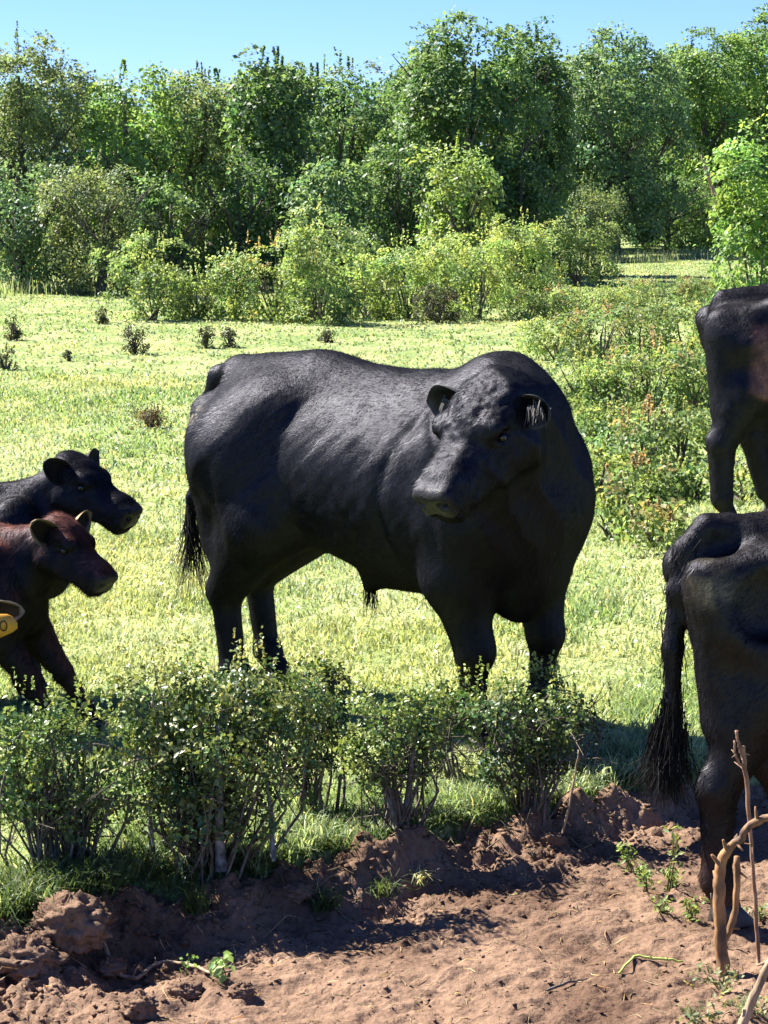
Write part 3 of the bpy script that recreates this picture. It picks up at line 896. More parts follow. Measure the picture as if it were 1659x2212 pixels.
def make_bovine(name, label, cat, H, W, bone, fat, legs, base, yaw, colour, head=None, tail=None, voxel=.012, heavy=.95, switch=None, inner=(.03, .025, .022), deep=1.0, group=None, hairlen=.022, muzz=1.0, hollows=(), lk=1.0, earw=.58, rim=(.02, .018, .016), tail_r=(.035, .014)):
    root = empty(name, base, yaw)
    tag(root, label, cat, group)
    ca, sa = math.cos(yaw), math.sin(yaw)
    Rm = np.array([[ca, -sa, 0], [sa, ca, 0], [0, 0, 1]])
    loc = lambda wp: Rm.T @ (np.array(wp) - np.array(base))
    S = SDF()
    cow_prims(S, H, W, bone, fat, legs, lk)
    for c_, r_, k_ in hollows:
        for m in (1, -1): S.el(np.array(c_) * H * np.array([1, m * W, 1]), np.array(r_) * H, k_ * H, op='s')
    ears = []
    if head is None:
        poll, muz, nr, es, ed = np.array([.78 * H, 0, 1.02 * H]), np.array([1.02 * H, 0, .72 * H]), np.array([.8, 0, .6]), .16, (1, 1)
    else:
        poll, muz, nr, es, ed = loc(head[0]), loc(head[1]), Rm.T @ np.array(head[2]), head[3], head[4]
    d = muz - poll
    M = frame(d, nr); s = np.linalg.norm(d) / .545
    S.rc((.32 * H, 0, .76 * H), poll + M @ np.array([.09, 0, -.11]) * s, .150 * H, .105 * s, .06 * H, .8)
    S.rc((.34 * H, 0, .66 * H), poll + M @ np.array([.15, 0, -.17]) * s, .12 * H, .075 * s, .06 * H, .8)
    S.rc((.30 * H, 0, .90 * H), poll + M @ np.array([.03, 0, -.07]) * s, .07 * H, .085 * s, .06 * H)
    w = head_prims(S, poll, M, s, heavy=heavy, deep=deep, muzz=muzz)
    for m in (1, -1):
        b = w(.05, .12 * m, -.06)
        ax = M @ np.array([ed[0], m * 1.0, ed[1]])
        ears.append((*ear_mesh(b - norm(ax) * .02, ax, M @ np.array([.5, .2 * m, .1]) + M[:, 1] * m * -.3 + Rm.T @ np.array([0, -.35, 0]), es, es * earw, th=.006), inner, rim))
    if tail is None:
        tail = [(-.56, 0, .945), (-.63, 0, .90), (-.655, 0, .75), (-.65, 0, .5), (-.64, 0, .36)]
    tr_ = np.linspace(*tail_r, len(tail)) * H
    for a, b, r1, r2 in zip(tail[:-1], tail[1:], tr_[:-1], tr_[1:]):
        S.rc(np.array(a) * H, np.array(b) * H, r1, r2, .02 * H)
    def wrinkle(V, n):
        return .004 * fbm(V * 7, 2, 51) + .0025 * fbm(V * 22, 2, 52)
    body = finish_body(root, S, voxel, lambda V, n: colour(V, n, (V - poll) @ M / s), wrinkle, ears, smooth=3, hair=(50000, hairlen), wetf=lambda V: nose_mask((V - poll) @ M / s, deep))
    for m in (1, -1): eye_mesh(root, w(.202, .118 * m * heavy, -.056), .024 * s)
    for p in legs_feet(legs, H, W): hoof_mesh(root, p, .68 * H)
    hb = MB()
    t0 = np.array(tail[-1]) * H; t1 = np.array(tail[-2]) * H
    dn = norm(t0 - t1)
    sw = switch or (90, .30)
    strands(hb, t0 * .7 + t1 * .3, sw[0], sw[1], .014 * H, dn, curl=.03)
    strands(hb, t0, sw[0], sw[1] * .8, .017 * H, dn, curl=.06)
    if sw[0] > 300:
        for a_, b_ in zip(tail[1:-1], tail[2:]):
            a_, b_ = np.array(a_) * H, np.array(b_) * H
            for q in np.linspace(0, 1, 5):
                strands(hb, a_ + (b_ - a_) * q, 26, .085, .013 * H, norm(b_ - a_), curl=.015)
    for q in np.linspace(.15, 1.3, 8):
        strands(hb, t0 + (t1 - t0) * q, sw[0] // 6, sw[1] * .6, .012 * H, dn, curl=.025)
    hb.build('tail_switch', M_HAIR, root)
    return root, w, M, s

BLK = np.array([.0040, .0038, .0043])
def col_black(V, n, q):
    nose = nose_mask(q, 1.15)[:, None]
    return np.tile(BLK, (len(V), 1)) * (1 - nose) + np.array([.017, .016, .0165]) * nose
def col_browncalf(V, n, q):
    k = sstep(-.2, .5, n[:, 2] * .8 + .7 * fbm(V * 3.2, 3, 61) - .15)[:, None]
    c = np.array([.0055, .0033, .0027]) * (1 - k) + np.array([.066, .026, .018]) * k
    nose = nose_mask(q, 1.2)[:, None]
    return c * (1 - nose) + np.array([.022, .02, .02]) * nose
def col_far(V, n, q):
    k = sstep(-.1, .45, fbm(V * 2.2, 2, 63) + 1.1 * sstep(-.82, -.50, V[:, 0]) * sstep(1.2, 1.05, V[:, 2]) * sstep(.62, .75, V[:, 2]) - .2 - .6 * sstep(.75, .62, V[:, 2]))[:, None]
    return np.array([.005, .0044, .0047]) * (1 - k) + np.array([.13, .056, .040]) * k
def col_near(V, n, q):
    k = sstep(.05, .6, fbm(V * np.array([3, 3, 2.]), 3, 65) + .1)[:, None]
    c = np.array([.0045, .0038, .0036]) * (1 - k) + np.array([.045, .023, .016]) * k
    du = np.exp(-(((V[:, 0] + .745) / .05) ** 2 + ((V[:, 2] - 1.09) / .075) ** 2)) * sstep(-.35, .3, fbm(V * 14, 3, 66)) * (V[:, 1] < -.04)
    lit_top = sstep(-.05, .5, fbm(V * 6, 3, 67)) * sstep(-.62, -.45, V[:, 0]) * sstep(.85, 1.0, V[:, 2])  # grey lift over the upper side, sunlight painted into the coat colour
    return c + du[:, None] * np.array([.10, .085, .048]) + lit_top[:, None] * np.array([.022, .021, .022])

def root_from_foot(foot, local, yaw):
    ca, sa = math.cos(yaw), math.sin(yaw)
    return (foot[0] - (local[0] * ca - local[1] * sa), foot[1] - (local[0] * sa + local[1] * ca), foot[2])

# near cow, hindquarters in the frame
H = 1.30; yaw = R(10); Wn = .86
lg = {'lh': ((-.30, .55), (-.34, .345), (-.22, .115), (-.17, .04), .0),
      'rh': ((-.44, .55), (-.545, .335), (-.545, .115), (-.515, .04), .0)}
foot = at(1545, 1995, -.10)
make_bovine('cow', 'thin black brown cow close by with dusty hip bone, tail hanging over the soil', 'cow', H, Wn, 1.3, .84, lg,
            root_from_foot(foot, (-.545 * H, -.135 * H * Wn), yaw), yaw, col_near,
            tail=[(-.50, 0, .955), (-.55, .0, .955), (-.60, .0, .90), (-.618, .0, .80), (-.632, -.01, .66), (-.632, -.015, .53), (-.64, -.02, .46)], switch=(420, .25), tail_r=(.034, .017), hairlen=.02, hollows=[((-.545, .075, .935), (.05, .035, .045), .05), ((-.45, .205, .78), (.07, .03, .07), .07)])
# far cow on the rise
H = 1.31; yaw = R(6)
lg = {'lh': ((-.30, .55), (-.36, .345), (-.30, .115), (-.26, .04), .0), 'rh': ((-.45, .55), (-.565, .345), (-.56, .115), (-.525, .04), .0)}
foot = at(1575, 1133, .36)
make_bovine('cow', 'black cow with reddish flank standing beyond the thin cow beside the brambles', 'cow', H, .95, 1.0, 1.0, lg,
            root_from_foot(foot, (-.525 * H, -.135 * H * .95), yaw), yaw, col_far,
            tail=[(-.50, .0, .935), (-.56, 0.02, .90), (-.565, .06, .75), (-.54, .10, .5), (-.50, .10, .4)], switch=(40, .2), tail_r=(.025, .012), lk=1.28)
# brown calf in front
H = .86; yaw = R(-4)
lg = {'rf': ((.33, .47), (.45, .285), (.545, .115), (.60, .04), 0), 'lf': ((.43, .46), (.56, .275), (.665, .11), (.71, .04), 0)}
foot = at(134, 1600)
make_bovine('calf', 'red brown calf with pale rimmed ear standing in front of the black calf', 'calf', H, .95, .9, 1.0, lg,
            root_from_foot(foot, (.60 * H, -.125 * H * .95), yaw), yaw, col_browncalf,
            head=(atd(133, 1125, 8.62), atd(246, 1245, 8.50), (.62, -.28, .62), .155, (-.35, .45)), deep=1.2, muzz=1.06, hairlen=.028, voxel=.0085, inner=(.012, .009, .007), rim=(.16, .11, .06))
# black calf behind
H = .95; yaw = R(-3)
foot = at(60, 1520)
make_bovine('calf', 'black calf with raised head standing behind the red brown calf', 'calf', H, .95, .9, 1.0, {},
            root_from_foot(foot, (.33 * H, -.125 * H * .95), yaw), yaw, col_black,
            head=(atd(155, 990, 9.35), atd(302, 1098, 9.22), (.55, -.22, .70), .165, (-.35, .42)), deep=1.14, muzz=1.06, hairlen=.026, voxel=.009, inner=(.008, .008, .009))
# calf mostly outside the frame: its tagged ear shows at the left edge
H = .88; yaw = R(4)
ep = atd(-72, 1292, 8.0)
cf, cw, cM, cs = make_bovine('calf', 'black calf at the left edge with a yellow number tag in its ear', 'calf', H, .9, .9, .95, {},
            (ep[0] - .68, 8.16, 0), yaw, col_black,
            head=(ep, atd(-84, 1415, 7.78), (.10, -.80, .35), .16, (.0, .02)), deep=1.2, voxel=.012, inner=(.01, .009, .009), rim=(.16, .15, .13))
def make_tag(parent):
    yaw_ = parent.rotation_euler[2]
    Ri = np.array([[math.cos(yaw_), math.sin(yaw_), 0], [-math.sin(yaw_), math.cos(yaw_), 0], [0, 0, 1]])
    b = np.array(parent.location)
    c = atd(-4, 1352, 7.93)
    u = 7.93 / F
    ol = [(-52, 14), (-30, 27), (20, 26), (31, 21), (42, 7), (42, -6), (32, -14), (-6, -31), (-52, -18)]
    V = []
    for z in (0, .004):
        for (x, y) in ol: V.append(c + np.array([x * u, z, y * u]))
    n = len(ol)
    Fs = [np.array([list(range(n))]), np.array([[2 * n - 1 - i for i in range(n)]]), np.array([[i, i + n, (i + 1) % n + n, (i + 1) % n] for i in range(n)])]
    V = (np.array(V) - b) @ Ri.T
    t = build('ear_tag', V, Fs, flat_mat('orange yellow plastic tag', (.62, .30, .035), .45, .4), parent)
    ink = flat_mat('black tag print', (.03, .02, .01), .5, .3)
    m = MB()
    q = lambda x, y: (c + np.array([x * u, -.0012, y * u]) - b) @ Ri.T
    m.tube([q(12 + 7.5 * math.cos(a), 0 + 11 * math.sin(a)) for a in np.linspace(0, 2 * math.pi, 21)], 1.5 * u, 6)
    m.tube([q(x, y) for x, y in ((-19, 6), (-17, 10), (-12, 11.5), (-7, 9), (-6, 4), (-10, -2), (-18, -10), (-12, -10), (-4, -9.5))], 1.5 * u, 6)
    nb = m.build('number', ink, t)
make_tag(cf)

# ------------------------------------------------------------------ foliage
def crown(c, ax, nclump, clump_r, nleaf, L, W, tint, r, inner=.22, lump=.3, gap=-.35, boxy=.75, low=-1.0, up=.45, hue=.10, amt=.22, disc=.35, tip=None, tipamt=.5):
    """clumps of leaves spread through a lumpy crown -> verts, faces, tint"""
    seed = int(r.integers(1, 9999))
    u = norm(r.normal(size=(nclump * 2, 3)))
    u = u[u[:, 2] > low][:nclump]
    rad = 1 + lump * fbm(u * 2.1 + seed, 2, seed) * 1.6
    q = np.sign(u) * np.abs(u) ** boxy
    depth = np.where(r.random(len(u)) < inner, r.uniform(.3, .75, len(u)), r.uniform(.82, 1.04, len(u)))
    P = np.asarray(c) + q * np.asarray(ax) * (rad * depth)[:, None]
    g = fbm(P / (clump_r * 3.2) + seed, 2, seed + 3)
    keep = (g > gap) | (depth < .8)
    P, u, g = P[keep], u[keep], g[keep]
    n = len(P)
    cn = norm(u + np.array([0, 0, up]) + r.normal(0, .35, (n, 3)))
    e1 = norm(np.cross(cn, r.normal(size=(n, 3)))); e2 = np.cross(cn, e1)
    k = np.repeat(np.arange(n), nleaf)
    cs_ = clump_r * r.uniform(.65, 1.3, n)
    a = r.normal(0, .5, (len(k), 3)) * np.array([1, 1, disc])
    rr = np.sqrt(a[:, 0] ** 2 + a[:, 1] ** 2)
    a[:, 2] -= .25 * rr * rr
    LP = P[k] + cs_[k, None] * (a[:, :1] * e1[k] + a[:, 1:2] * e2[k] + a[:, 2:] * cn[k])
    LN = norm(cn[k] + r.normal(0, .55, (len(k), 3)))
    ct = vary(tint, n, amt, hue, r)
    T = ct[k] * np.exp(r.normal(0, .16, (len(k), 1)))
    if tip is not None:
        m = (r.random(n) < tipamt * np.where(u[:, 2] > .1, 1.35, .45))[k] & (a[:, 2] > -.1)  # upper clumps take more tip colour, painting sunlit tops into the tint
        T[m] = T[m] * .35 + np.asarray(tip) * .65
    s_ = np.exp(r.normal(0, .22, len(k)))
    return leaf_quads(LP, LN, L * s_, W * s_, T, .18, r)

def join(parts):
    V, F_, T, n = [], [], [], 0
    for v, f, t in parts:
        V.append(v); F_.append(f + n); T.append(t); n += len(v)
    return np.concatenate(V), np.concatenate(F_), np.concatenate(T)

def shoots(pts, r, length, L, W, tint, nper=26):
    """upright leafy shoots that break the outline"""
    P, Nn = [], []
    for p in pts:
        le = length * r.uniform(.5, 1.2)
        lean = r.normal(0, .14, 2)
        t = r.random(nper) ** .8
        q = p + np.stack([lean[0] * t * le, lean[1] * t * le, t * le], -1) + r.normal(0, .09, (nper, 3)) * (1.1 - t)[:, None] * le * .6
        P.append(q); Nn.append(r.normal(size=(nper, 3)) + np.array([0, 0, .4]))
    P, Nn = np.concatenate(P), np.concatenate(Nn)
    return leaf_quads(P, Nn, L, W, vary(tint, len(P), .25, .12, r), .18, r)

def limbs(top, hw, r, n, rad, z0=0.0, fork=True):
    m = MB()
    lean = r.normal(0, .06, 2) * top
    tr = [np.array([0, 0, -.15]), np.array([lean[0] * .3, lean[1] * .3, top * .25]), np.array([lean[0] * .6, lean[1] * .6, top * .5]), np.array([lean[0], lean[1], top * .82])]
    m.tube(tr, [rad * 1.25, rad, rad * .7, rad * .2], 8)
    for i in range(n):
        t = r.uniform(.12, .6)
        b = tr[1] * (1 - t) + tr[2] * t if t > .3 else tr[0] * (1 - t / .3) + tr[1] * (t / .3)
        a = i * 2.4 + r.uniform(-.4, .4)
        e = np.array([math.cos(a) * hw * r.uniform(.5, .85), math.sin(a) * hw * r.uniform(.5, .85), b[2] + top * r.uniform(.15, .42)])
        mid = b * .5 + e * .5 + np.array([0, 0, -.04 * top]) + r.normal(0, .05 * hw, 3)
        m.tube([b, mid, e], [rad * .5, rad * .33, rad * .08], 6)
        for j in range(2):
            e2 = e + np.array([math.cos(a + r.normal(0, .8)), math.sin(a + r.normal(0, .8)), r.uniform(.3, 1)]) * hw * .3
            m.tube([mid * .5 + e * .5, (mid * .5 + e * .5) * .4 + e2 * .6, e2], [rad * .2, rad * .14, rad * .04], 5, cap=False)
    return m

GREEN = (.082, .150, .054); MID = (.104, .182, .068); BRIGHT = (.145, .245, .072); OLIVE = (.135, .178, .085); BLUE = (.102, .178, .092); YEL = (.19, .27, .08)
def tree(px, top_py, hw_px, d, tint, label, seed, leaf=.17, spiky=0, gap=-.3, low=.06, dens=1.0, group=None, clump=.42, cat='tree', name='tree', stroot=None, tip=None, tipamt=.35, lump=.3):
    r = np.random.default_rng(seed)
    p = atd(px, 600, d)
    x = p[0]; z0 = float(gh(np.array([x]), np.array([d]))[0])
    ztop = atd(px, top_py, d)[2]
    H = ztop - z0
    hw = hw_px / F * d
    root = empty(name, (x, d, z0))
    tag(root, label, cat, group)
    c = np.array([0, 0, H * (low + 1) / 2]); ax = np.array([hw, hw * .85, H * (1 - low) / 2]) * .91
    area = 4 * math.pi * (ax[0] * ax[2])
    nc = int(area / (clump * clump * 3.1) * 2.7 * dens)
    leaf = leaf * .60
    nl = int(19 * (clump / leaf / 2.4) ** 2) + 8
    v = [crown(c, ax, nc, clump, nl, leaf, leaf * .68, tint, r, gap=gap, tip=tip, tipamt=tipamt, lump=lump)]
    if spiky:
        a = r.uniform(0, 2 * math.pi, spiky); q = r.uniform(0, .9, spiky)
        pts = np.stack([np.cos(a) * q * ax[0], np.sin(a) * q * ax[1], c[2] + ax[2] * (1 - q ** 2 * .55) * .93], -1)
        v.append(shoots(pts, r, .55, leaf * .9, leaf * .5, np.asarray(tint) * .9, 34))
    v, f, t = join(v)
    build('crown', v, f, M_LEAF, root, attrs={'tint': t})
    limbs(H, hw, r, 9, .05 + .017 * H).build('trunk', M_BARK, root)
    return root
WOOD = 'trees of the wood edge behind the pasture'
spec = [
 (60, 62, 135, 47, OLIVE, 'tall open crowned tree at the left end with sky showing through its branches', .13, 14, -.02, .10),
 (285, 128, 125, 47, BRIGHT, 'round bright green tree second from the left against the sky', .17, 8, -.3, .05),
 (425, 140, 100, 50, OLIVE, 'greyish olive tree between the bright round tree and the dark spiky one', .14, 14, -.15, .05),
 (588, 96, 98, 47.5, GREEN, 'dark spiky topped tree rising above its neighbours left of centre', .19, 16, -.3, .05),
 (735, 128, 105, 51, MID, 'mid green tree filling the dip in the skyline above the bull', .15, 10, -.25, .05),
 (905, 96, 100, 56, MID, 'tree behind the left shoulder of the tallest tree', .15, 9, -.25, .05),
 (1010, 34, 165, 53, GREEN, 'tallest broad dark tree right of centre with upright shoots on top', .18, 24, -.3, .04),
 (1150, 56, 90, 56, GREEN, 'tree with upright brown tipped shoots at the right of the tallest tree', .17, 16, -.3, .04),
 (1215, 100, 70, 70, OLIVE, 'low pale crown in the notch of the skyline right of the tallest tree', .15, 6, -.25, .04),
 (1330, 66, 155, 69, BLUE, 'broad blue green tree with pale leaves in the right half of the wood', .18, 16, -.3, .04),
 (1530, 45, 140, 75, BRIGHT, 'rounded light green tree near the right edge of the skyline', .18, 8, -.3, .04),
 (1665, 22, 110, 77, MID, 'tree cut by the right edge of the frame', .18, 6, -.3, .04),
]
for k, (px, tp, hw, d, ti, lb, lf, sp, gp, lo) in enumerate(spec):
    tree(px, tp, hw, d, ti, lb, 100 + k, leaf=lf, spiky=sp // 2, gap=gp, low=lo, group=WOOD, tip=(.20, .295, .11), tipamt=.4, dens=1.6, lump=.20)
low_spec = [
 (40, 330, 120, 44.5, BLUE, 'dark green understorey tree at the left frame edge below the open crowned tree', .13),
 (215, 345, 125, 43.5, OLIVE, 'olive hawthorn in front of the wood at the left with rounded crown', .10),
 (370, 400, 90, 45, MID, 'low dark tree behind the olive hawthorn on its right', .13),
 (520, 330, 100, 46, GREEN, 'deep green young tree in shade below the dark spiky tree', .15),
 (715, 350, 100, 45, BLUE, 'pale blue green young tree left of the yellow green maple', .17),
 (860, 300, 90, 49, GREEN, 'dark young tree filling the gap behind the yellow green maple', .15),
 (985, 308, 92, 44.5, YEL, 'yellow green maple sapling glowing in front of the dark wood', .15),
 (1120, 330, 95, 52, GREEN, 'shaded dark tree right of the yellow green maple', .15),
 (1270, 400, 80, 66, OLIVE, 'olive bush like tree left of the hazel at the far field edge', .12),
 (1440, 362, 118, 71, MID, 'rounded hazel standing on the far field edge below the right trees', .13),
 (1590, 330, 85, 74, OLIVE, 'dull olive tree behind the leaning bare stem at right', .13),
]
for k, (px, tp, hw, d, ti, lb, lf) in enumerate(low_spec):
    tree(px, tp, hw, d, ti, lb, 300 + k, leaf=lf, spiky=3, gap=-.3, low=.0, group='lower trees at the front of the wood', clump=.34, lump=.32, dens=1.1, tip=(.195, .28, .11), tipamt=.35)
# deeper rows of the wood: copies of the front trees
src = [o for o in COL.objects if o.name.split('.')[0] == 'tree'][:12]
for k, px in enumerate(range(-380, 2150, 105)):
    o = src[(k * 5) % 8 + 1]
    d = 61 + 24 * ((px + 500) / 2500) + (k % 3) * 2.2
    x = atd(px, 500, d)[0]
    zt = atd(px, 118 - 45 * (px > 1250) - 45 * (850 < px < 1200) + (k * 37) % 45, d)[2]
    r_ = o.copy(); COL.objects.link(r_)
    z0 = float(gh(np.array([x]), np.array([d]))[0])
    hh = [c for c in o.children if c.name.startswith('crown')][0].bound_box
    sc = (zt - z0) / max(b[2] for b in hh)
    r_.location = (x, d, z0); r_.rotation_euler = (0, 0, k * 1.9); r_.scale = (sc * 1.15, sc * 1.15, sc)
    r_['label'] = 'tree in the shaded second row of the wood, showing between the front trees'
    r_['group'] = 'second row trees of the wood'
    for ch in o.children:
        c_ = ch.copy(); COL.objects.link(c_); c_.parent = r_

# ------------------------------------------------------------------ scrub bushes
def bush(px, base_py, top_py, hw_px, tint, label, seed, leaf=.05, clump=.13, gap=-.25, tip=None, tipamt=.4, group=None, name='bush', cat='bush', z=None, dens=1.0, stems=9, d=None, lump=.35, mat=None, low=-.25, up=.45, tall=0):
    r = np.random.default_rng(seed)
    if d is None:
        zz = 0.0
        for _ in range(6):
            p = at(px, base_py, zz); zz = float(gh(p[0:1], p[1:2])[0])
    else:
        p = atd(px, base_py, d); zz = float(gh(p[0:1], p[1:2])[0])
    d = p[1]
    ztop = atd(px, top_py, d)[2]
    H = max(.12, ztop - zz); hw = hw_px / F * d
    root = empty(name, (p[0], d, zz))
    tag(root, label, cat, group)
    c = np.array([0, 0, H * .44]); ax = np.array([hw, hw * .9, H * .52])
    area = 2.6 * math.pi * (ax[0] * max(ax[2], ax[0] * .6)) * 1.3
    nc = int(area / (clump * clump * 3.1) * 2.4 * dens) + 4
    leaf = leaf * .74
    nl = int(20 * (clump / leaf / 2.4) ** 2) + 6
    v = [crown(c, ax, nc, clump, nl, leaf, leaf * .7, tint, r, gap=gap, tip=tip, tipamt=tipamt, lump=lump, low=low - .6, up=up, boxy=.58)]
    if tall:
        a = r.uniform(0, 2 * math.pi, tall); q = r.uniform(0, .95, tall)
        pts = np.stack([np.cos(a) * q * ax[0], np.sin(a) * q * ax[1], c[2] + ax[2] * (.9 - q ** 2 * .6)], -1)
        v.append(shoots(pts, r, H * .33, leaf, leaf * .6, np.asarray(tip if tip is not None else tint), 16))
    v, f, t = join(v)
    build('foliage', v, f, mat or M_LEAF, root, attrs={'tint': t})
    m = MB()
    for i in range(stems):
        a = r.uniform(0, 6.28); q = r.uniform(.2, .95)
        e = np.array([math.cos(a) * hw * q, math.sin(a) * hw * q, H * r.uniform(.6, 1.12) * (1 - .35 * q)])
        m.tube([np.array([r.normal(0, .05) * hw, r.normal(0, .05) * hw, -.03]), e * .5 + r.normal(0, .06, 3) * hw, e], [.012 + .006 * H, .01 + .003 * H, .003], 5, cap=False)
    m.build('stem', M_TWIG, root)
    return root
SY = (.215, .300, .100); SG = (.150, .225, .082); SP = (.32, .39, .15)
bspec = [
 (330, 692, 525, 95, SG, 'rounded scrub bush at the left end of the scrub row below the hawthorn', SP, .055),
 (425, 690, 590, 55, SY, 'low yellow green bush joined to the left scrub bush', SP, .05),
 (590, 694, 522, 110, SY, 'broad bramble bush with reddish tips left of centre in the scrub row', (.34, .27, .12), .055),
 (690, 700, 480, 85, SG, 'tallest scrub bush in the middle with dark hollow beneath it', SP, .055),
 (790, 690, 560, 70, SY, 'yellow green bush right of the tallest scrub bush', SP, .05),
 (880, 688, 530, 80, SY, 'yellowish bush behind the small dark round bush', SP, .05),
 (1030, 690, 508, 100, SY, 'yellow flowering scrub bush above the shoulders of the bull', (.35, .40, .13), .05),
 (1120, 660, 470, 75, SY, 'pointed yellow green bush rising in the right part of the scrub row', (.34, .39, .13), .05),
 (505, 690, 560, 60, SG, 'low bush filling the gap between the left bush and the broad bramble bush', SP, .055),
 (740, 640, 500, 80, SG, 'green scrub standing behind the tallest scrub bush', SP, .055),
 (950, 650, 520, 90, SY, 'pale scrub behind the yellow flowering bush and the small dark bush', SP, .055),
 (1180, 600, 490, 80, SY, 'far scrub between the pointed bush and the grey green bush', SP, .055),
 (1250, 620, 460, 85, SG, 'grey green bush at the right end of the scrub row near the far field', SP, .055),
]
for k, (px, b, t, hw, ti, lb, tp, lf) in enumerate(bspec):
    bush(px, b, t, hw, ti, lb, 500 + k, leaf=lf * 1.25, clump=.17, lump=.5, tip=tp, group='scrub bushes in a row across the pasture', tall=10)
bush(948, 698, 618, 50, (.045, .055, .028), 'small dark round bush alone in front of the scrub row', 540, leaf=.04, clump=.10, tip=(.12, .08, .05), tipamt=.2, gap=-.6)
bush(1662, 625, 245, 118, BRIGHT, 'big bright leaved shrub at the right frame edge above the far cow', 541, leaf=.075, clump=.2, d=24, tip=(.27, .36, .08), tipamt=.3, tall=16, stems=8, dens=1.9)
def dead_brush(px, py, d, w, h, n, label, seed):
    r = np.random.default_rng(seed)
    p = atd(px, py, d); z0 = float(gh(p[0:1], p[1:2])[0])
    m = MB()
    for _ in range(n):
        o = np.array([r.normal(0, w * .25), r.normal(0, w * .25), 0])
        e = o + np.array([r.normal(0, w * .45), r.normal(0, w * .3), h * r.uniform(.6, 1.05)])
        mid = (o + e) / 2 + r.normal(0, w * .08, 3)
        m.tube([o, mid, e], [.012, .009, .003], 4, cap=False)
        for j in range(4):
            q = mid + (e - mid) * r.random()
            m.tube([q, q + r.normal(0, .14, 3), q + r.normal(0, .22, 3) + np.array([0, 0, .08])], [.006, .004, .002], 3, cap=False)
    o = m.build('dead_brush', bark_mat('purple brown dead twigs', (.16, .12, .12), (.34, .27, .26), 30), loc=(p[0], d, z0))
    tag(o, label, 'dead shrub', 'leafless brush among the scrub')
dead_brush(690, 600, 37, .8, 2.05, 34, 'tangle of purple brown dead twigs on top of the tallest scrub bush', 551)
dead_brush(560, 600, 37.5, .5, 1.6, 14, 'thin dead twigs above the reddish bramble bush left of the purple tangle', 552)
dead_brush(1105, 600, 34, .7, 1.75, 18, 'grey dead twigs sticking up by the pointed yellow green bush', 553)
dead_brush(1215, 690, 22, .35, 1.0, 8, 'pale bare twigs among the brambles just right of the hump of the bull', 554)
# brambles on the bank to the right
br = np.random.default_rng(77)
bpos = []
for px, py, hh, hw in [(1180, 690, 85, 60), (1260, 690, 90, 70), (1350, 680, 80, 75), (1440, 660, 75, 75), (1530, 650, 70, 60),
  (1200, 780, 95, 60), (1290, 790, 120, 75), (1390, 780, 130, 75), (1480, 770, 120, 70), (1560, 760, 100, 50),
  (1260, 880, 110, 60), (1330, 900, 130, 70), (1420, 890, 150, 80), (1500, 880, 130, 60),
  (1310, 990, 110, 55), (1380, 1010, 130, 70), (1470, 1000, 120, 65), (1300, 1080, 100, 48), (1370, 1110, 110, 65), (1450, 1100, 100, 65), (1330, 1165, 80, 50), (1420, 1180, 80, 55), (1500, 1090, 80, 50), (1620, 1090, 60, 60), (1620, 800, 120, 60)]:
    bpos.append((px, py, hh, hw))
for k, (px, py, hh, hw) in enumerate(bpos):
    tint = [SG, SY, (.125, .19, .075), SG][k % 4]
    bush(px + br.uniform(-12, 12), py, py - hh * (1.0 if k > 4 else .75), hw * 1.3, tint, 'leafy bramble clump on the bank between the bull and the cows at the right', 600 + k,
         leaf=.05, clump=.12, tip=(.29, .33, .13) if k % 3 else (.32, .24, .13), tipamt=.4, gap=-.15, group='brambles on the bank at the right', tall=9, stems=7, lump=.4, dens=1.0)
tspec = [(32, 735, 690, 20, 'dark thistle tuft near the left edge below the wood'), (12, 800, 750, 24, 'round dark tuft cut by the left frame edge'),
 (290, 764, 706, 22, 'tallest dark weed tuft in the open grass left of the bull'), (222, 700, 668, 12, 'small dark tuft at the foot of the left scrub bush'),
 (445, 752, 708, 18, 'left of the two weed tufts above the rump of the bull'), (497, 750, 712, 16, 'right of the two weed tufts above the rump of the bull'),
 (703, 740, 708, 20, 'low dark weed tuft above the middle of the back of the bull'), (325, 925, 880, 34, 'thin reddish weed in the grass left of the rump of the bull'),
 (148, 780, 766, 10, 'tiny dark tuft alone in the left pasture')]
for k, (px, b, t, hw, lb) in enumerate(tspec):
    bush(px, b, t, hw, (.05, .06, .03) if k != 7 else (.11, .09, .05), lb, 700 + k, leaf=.035 if k != 7 else .025, clump=.06, group='dark weed tufts in the pasture', name='weed_tuft', cat='weed', gap=-.1, stems=8, tall=5, lump=.9)

